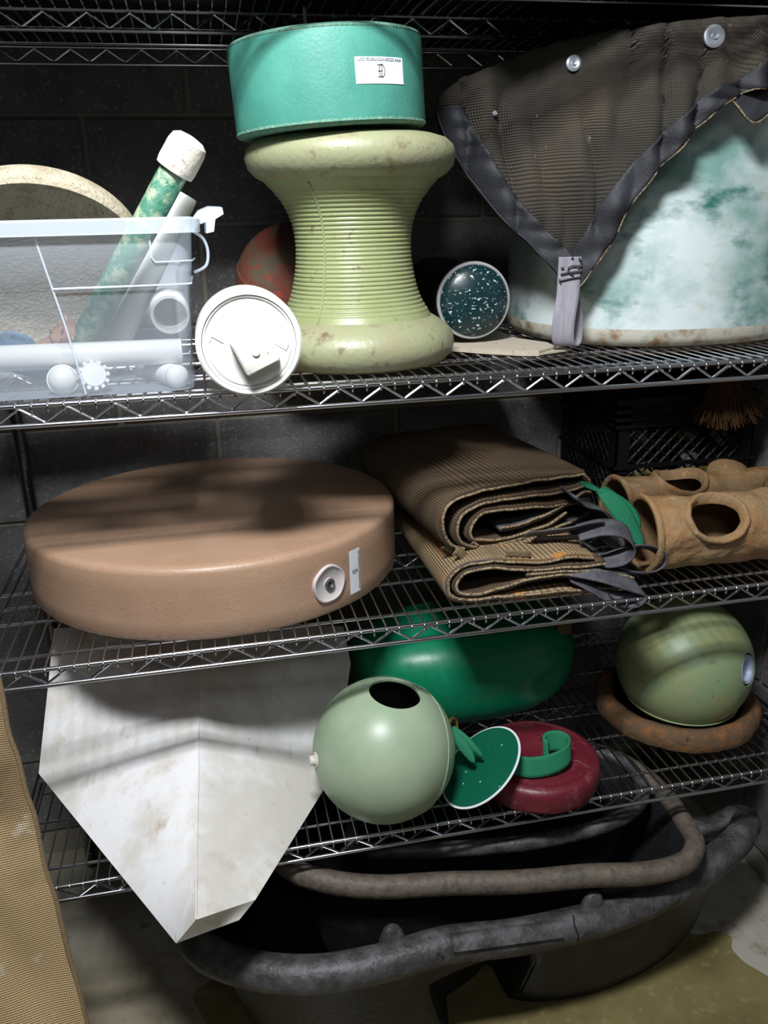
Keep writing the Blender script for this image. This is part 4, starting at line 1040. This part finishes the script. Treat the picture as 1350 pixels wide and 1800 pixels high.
# ------------------------------------------------------------------ maroon puck, green lid, strap
t = thing('maroon_puck', 'round maroon plastic feeder puck lying flat at the edge of the lower shelf', 'puck', (25.9, 4.0, -8.9))
PT = Tr((25.9, 4.0, -8.92))
mb = MB(); mb.lathe([(0, 0), (5.2, 0), (5.55, 0.2), (5.7, 0.8), (5.7, 1.7), (5.55, 2.2), (5.2, 2.45), (4.9, 2.5), (4.8, 2.42), (4.5, 2.42), (4.3, 2.5), (1.6, 2.5), (1.5, 2.42), (0, 2.42)], 96, PT); part('body', mb, 'maroon', t)
mb = MB()
for k in range(8):
    a_ = 2 * pi * k / 8 + 0.2
    mb.tube([PT @ Vector((2.0 * cos(a_), 2.0 * sin(a_), 2.5)), PT @ Vector((4.1 * cos(a_), 4.1 * sin(a_), 2.5))], 0.07, 5)
mb.tube([PT @ Vector((3.2 * cos(a_), 3.2 * sin(a_), 2.5)) for a_ in [2 * pi * i / 48 for i in range(48)]], 0.06, 5, closed=True)
mb.box((-1.0, -5.78, 0.5), (1.0, -5.4, 2.0), PT @ Matrix.Rotation(-0.35, 4, 'Z'), bev=0.1)
part('raised_ribs', mb, 'maroon', t)
ln = (-0.635 * r2 + 0.695 * u2 - 0.327 * fwd).normalized()
lc = Vector((20.0, 2.2, -5.6))
def build_lid():
    t = thing('round_lid', 'round green plate with a white underside, propped on the maroon puck', 'lid', (20, 2, -8.9))
    LT = axisT(lc, ln)
    mb = MB(); mb.lathe([(3.98, -0.06), (4.05, 0.0), (3.98, 0.12), (3.7, 0.16), (0, 0.16)], 72, LT); part('green_face', mb, 'green_lid', t)
    mb = MB(); mb.lathe([(0, -0.12), (4.1, -0.12), (4.2, -0.05), (4.2, 0.02), (4.02, 0.05)], 72, LT); part('white_back', mb, 'white_lid', t)
    for k in range(12):
        mb = MB(); a_ = 2 * pi * k / 12; mb.lathe([(0.12, 0.14), (0.1, 0.22), (0, 0.24)], 10, LT @ Matrix.Translation(((2.2 if k % 2 else 3.1) * cos(a_), (2.2 if k % 2 else 3.1) * sin(a_), 0)))
        part('stud', mb, 'green_lid', t)
    return t
lid = build_lid()
mb = loop_strip([(22.6, 1.4, -5.3), (24.2, 0.7, -5.4), (26.2, 0.6, -5.2), (27.7, 1.1, -4.9), (28.2, 2.0, -4.7), (27.6, 2.8, -4.6), (26.4, 2.9, -4.6), (25.8, 2.4, -4.7), (26.1, 1.9, -4.8)], (0.08, 0.42, 0.90), 1.75, th=0.22)
single('green_strap', mb, 'green_felt', 'curled green felt strap lying on the maroon puck', 'strap', (26, 2, -6.4), smooth=180)
mb = MB(); 
leaf((17.7, 3.4, -2.6), (18.5, 2.4, -3.4), (19.2, 1.5, -4.6), 0.8, (0.7, 0.1, 0.5))
leaf((17.9, 3.8, -2.4), (18.9, 2.6, -3.2), (20.0, 1.7, -4.3), 0.6, (0.6, 0.1, 0.6))
t = thing('felt_tie', 'small green felt tie with a brass ring between the smooth ball and the green plate', 'strap', (18.4, 3, -8.9))
part('felt_strip', mb, 'green_felt', t, smooth=180)
RT = axisT((18.0, 4.0, -2.5), (0.7, -0.6, 0.2))
mb = MB(); mb.tube([RT @ Vector((0.8 * cos(a_), 0.8 * sin(a_), 0)) for a_ in [2 * pi * i / 28 for i in range(28)]], 0.14, 8, closed=True); part('brass_ring', mb, 'brass', t)

# ------------------------------------------------------------------ stock tubs under the shelves
def tub(name, label, rimpts, base_z, inset, rim_r, mrim, group, notch=None, steps=14, centre=None):
    P = spline(rimpts, 14, True); n = len(P)
    cx = sum(p.x for p in P) / n; cy = sum(p.y for p in P) / n
    if centre: cx, cy = centre
    t = thing(name, label, 'tub', (cx, cy, base_z), group)
    def ringat(f, off):
        out = []
        for p in P:
            dx, dy = p.x - cx, p.y - cy; L_ = sqrt(dx * dx + dy * dy) + 1e-6
            ny = 0.0
            ins = inset * (f ** 0.8) + off + (1.6 * max(0, f - 0.85) / 0.15 * 0.6)
            if notch and notch[0] < p.x < notch[1] and dy < 0 and f > 0.42:
                e = min(1, (p.x - notch[0]) / 0.8, (notch[1] - p.x) / 0.8) * min(1, (f - 0.42) / 0.12)
                ny = notch[2] * e
            k = max(0.1, 1 - ins / L_)
            z = p.z + (base_z - p.z) * f
            out.append(Vector((cx + dx * k, cy + dy * k + ny, z)))
        return out
    fr = [0.02 + 0.98 * i / steps for i in range(steps + 1)]
    mb = MB(); mb.loft([ringat(f, 0.35 + (0.12 if i in (2, 4) else 0)) for i, f in enumerate(fr)], cap1=True)
    part('wall', mb, 'tub_black', t, smooth=50)
    mb = MB(); rr = [ringat(f * 0.97, 0.75) for f in fr]; mb.loft(rr, cap1=True)
    part('inner_wall', mb, 'tub_black', t, smooth=50)
    mb = MB(); q = []
    prof = [(0.45 * rim_r, -1.5 * rim_r), (1.0 * rim_r, -0.9 * rim_r), (1.15 * rim_r, -0.1 * rim_r), (0.85 * rim_r, 0.6 * rim_r), (0.1 * rim_r, 0.85 * rim_r), (-0.7 * rim_r, 0.6 * rim_r), (-1.0 * rim_r, -0.1 * rim_r), (-0.8 * rim_r, -0.7 * rim_r)]
    rings = []
    for a_, h in prof + [prof[0]]:
        rg = []
        for i, p in enumerate(P):
            tg = (P[(i + 1) % n] - P[i - 1]); nrm = Vector((tg.y, -tg.x, 0)).normalized()
            if nrm.dot(Vector((p.x - cx, p.y - cy, 0))) < 0: nrm = -nrm
            rg.append(p + nrm * (a_ - 0.2) + Vector((0, 0, h)))
        rings.append(rg)
    mb.loft(rings); part('rim', mb, mrim, t, smooth=70)
    return t
G = 'black stock tubs nested under the lowest shelf'
rim1 = [(-5.8, 2.6, -17.6), (-4.9, -0.2, -17.6), (-2.4, -2.3, -17.6), (1, -4.0, -17.5), (5, -4.9, -17.5), (10.2, -5.0, -17.4), (15, -4.6, -17.3), (21, -4.6, -17.9), (28, -4.3, -18.1), (33, -3.5, -18.1), (38, -2.3, -17.9), (42.5, -0.6, -17.7), (46.2, 1.4, -17.7), (48.2, 3.2, -17.5), (47.8, 4.6, -18.2), (45.0, 5.2, -19.6), (40, 7.5, -19.5), (30, 11, -18.5), (15, 13.5, -18), (3, 13, -18), (-3.5, 9, -17.6)]
T1_ = tub('stock_tub', 'long black stock tub on the damp floor, outermost of the nested three', rim1, FL + 0.06, 4.6, 1.3, 'tub_rim', G, notch=(11.0, 25.9, 3.4), centre=None)
for x, y, z in ((10.6, -3.6, -16.4), (28.5, -3.6, -16.9)):
    mb = MB(); mb.loft([superell(x, y, 1.3, 0.8, 2.2, z - 1.4, 24), superell(x, y, 1.05, 0.7, 2.2, z - 0.2, 24), superell(x, y, 0.7, 0.5, 2.2, z + 0.7, 24), superell(x, y, 0.35, 0.3, 2.0, z + 0.95, 24)], cap1=True)
    part('lug', mb, 'tub_rim', T1_)
mb = MB(); mb.grid(lambda u, v_: (15.2 + 9.6 * u, -6.1 + 1.6 * v_ + 0.1 * u, -16.8 + 0.75 * sin(v_ * 2.6) - 0.85 * u), 20, 8, th=0.2); part('rim_plate', mb, 'tub_rim', T1_, smooth=60)
mb = MB(); mb.tube([(26.05, -6.0, -18.5), (26.2, -5.85, -17.9), (26.0, -5.4, -17.2), (26.2, -4.7, -16.85)], 0.07, 5); part('crack', mb, 'black_pipe', T1_)
rim2 = [(2.2, 4.4, -12.6), (3.0, 1.8, -12.7), (5.8, -0.2, -12.8), (10, -1.4, -13.2), (16, -2.0, -13.6), (22, -2.8, -14.0), (28, -3.5, -14.0), (33, -4.2, -14.2), (36.8, -3.9, -14.2), (39.0, -2.2, -14.0), (39.6, 0.6, -14.0), (39.4, 4.0, -13.4), (38, 8, -12.8), (34, 12, -12.6), (24, 15, -12.4), (12, 15, -12.4), (5, 10, -12.4)]
tub('stock_tub', 'smaller black tub with a brownish straight rim, resting inside the long one', rim2, -25.5, 3.5, 0.85, 'tub_rim_brown', G)
rim3 = [(8.6, 4.8, -12.9), (9.6, 3.3, -13.2), (13, 2.4, -13.4), (18, 1.6, -13.5), (24, 0.9, -13.5), (29, 0.8, -13.3), (33, 1.2, -13.0), (36.0, 2.5, -12.6), (37.3, 5.0, -12.2), (36.5, 8.4, -11.8), (32, 11.5, -11.8), (22, 13.3, -12), (12, 12, -12.4)]
tub('stock_tub', 'innermost black tub, only its curved rim showing inside the brownish one', rim3, -22.0, 3.0, 0.62, 'tub_rim', G)

# ------------------------------------------------------------------ canvas leaning in the foreground
def canv(u, v_):
    """v_ runs down the right hand edge, u goes away from it"""
    top = Vector((-16.3, -1.5, 11.6)); bot = Vector((-9.9, -14.8, FL + 0.25))
    p = top.lerp(bot, v_)
    p = p + Vector((-1, -0.12, 0.02)) * 12 * u
    wv = 0.35 * sin(v_ * 22 + 2.0 * u) * (0.3 + v_) + 0.6 * nz((u * 6, v_ * 9, 2), 0.8)
    nrm = Vector((0.1, -0.92, 0.38))
    edge = math.exp(-u * 12)
    return p + nrm * (wv * (1 - 0.7 * edge)) + Vector((0.25 * nz((v_ * 14, 0, 0), 1.0) * edge, 0, 0))
t = thing('canvas_sheet', 'stained tan canvas sheet leaning against the end of the shelving, in the foreground', 'canvas', (-15, -10, FL))
mb = MB(); mb.grid(canv, 30, 110, th=0.35, uvs=(16, 60)); part('canvas', mb, 'canvas', t, smooth=60)
mb = MB(); mb.tube([canv(0.0, i / 80) + Vector((0.0, 0.15, -0.06)) for i in range(81)], 0.2, 8); part('hem', mb, 'canvas_dark', t)

mb = MB(); mb.tube([(9.3, 13.9, 53.2), (9.25, 13.8, 55.0), (9.2, 13.8, 56.5)], 0.12, 6)
single('pale_stick', mb, 'twig', 'thin pale stick poking through the wires of the topmost shelf', 'stick', (9.3, 13.9, 53.2))

# ------------------------------------------------------------------ into metres, floor at zero
for me in bpy.data.meshes:
    me.transform(Matrix.Scale(K, 4)); me.update()
for o in bpy.data.objects:
    if o.type in ('MESH', 'EMPTY'):
        if o.parent is None: o.location = uw(*o.location)
        else: o.location = Vector(o.location) * K
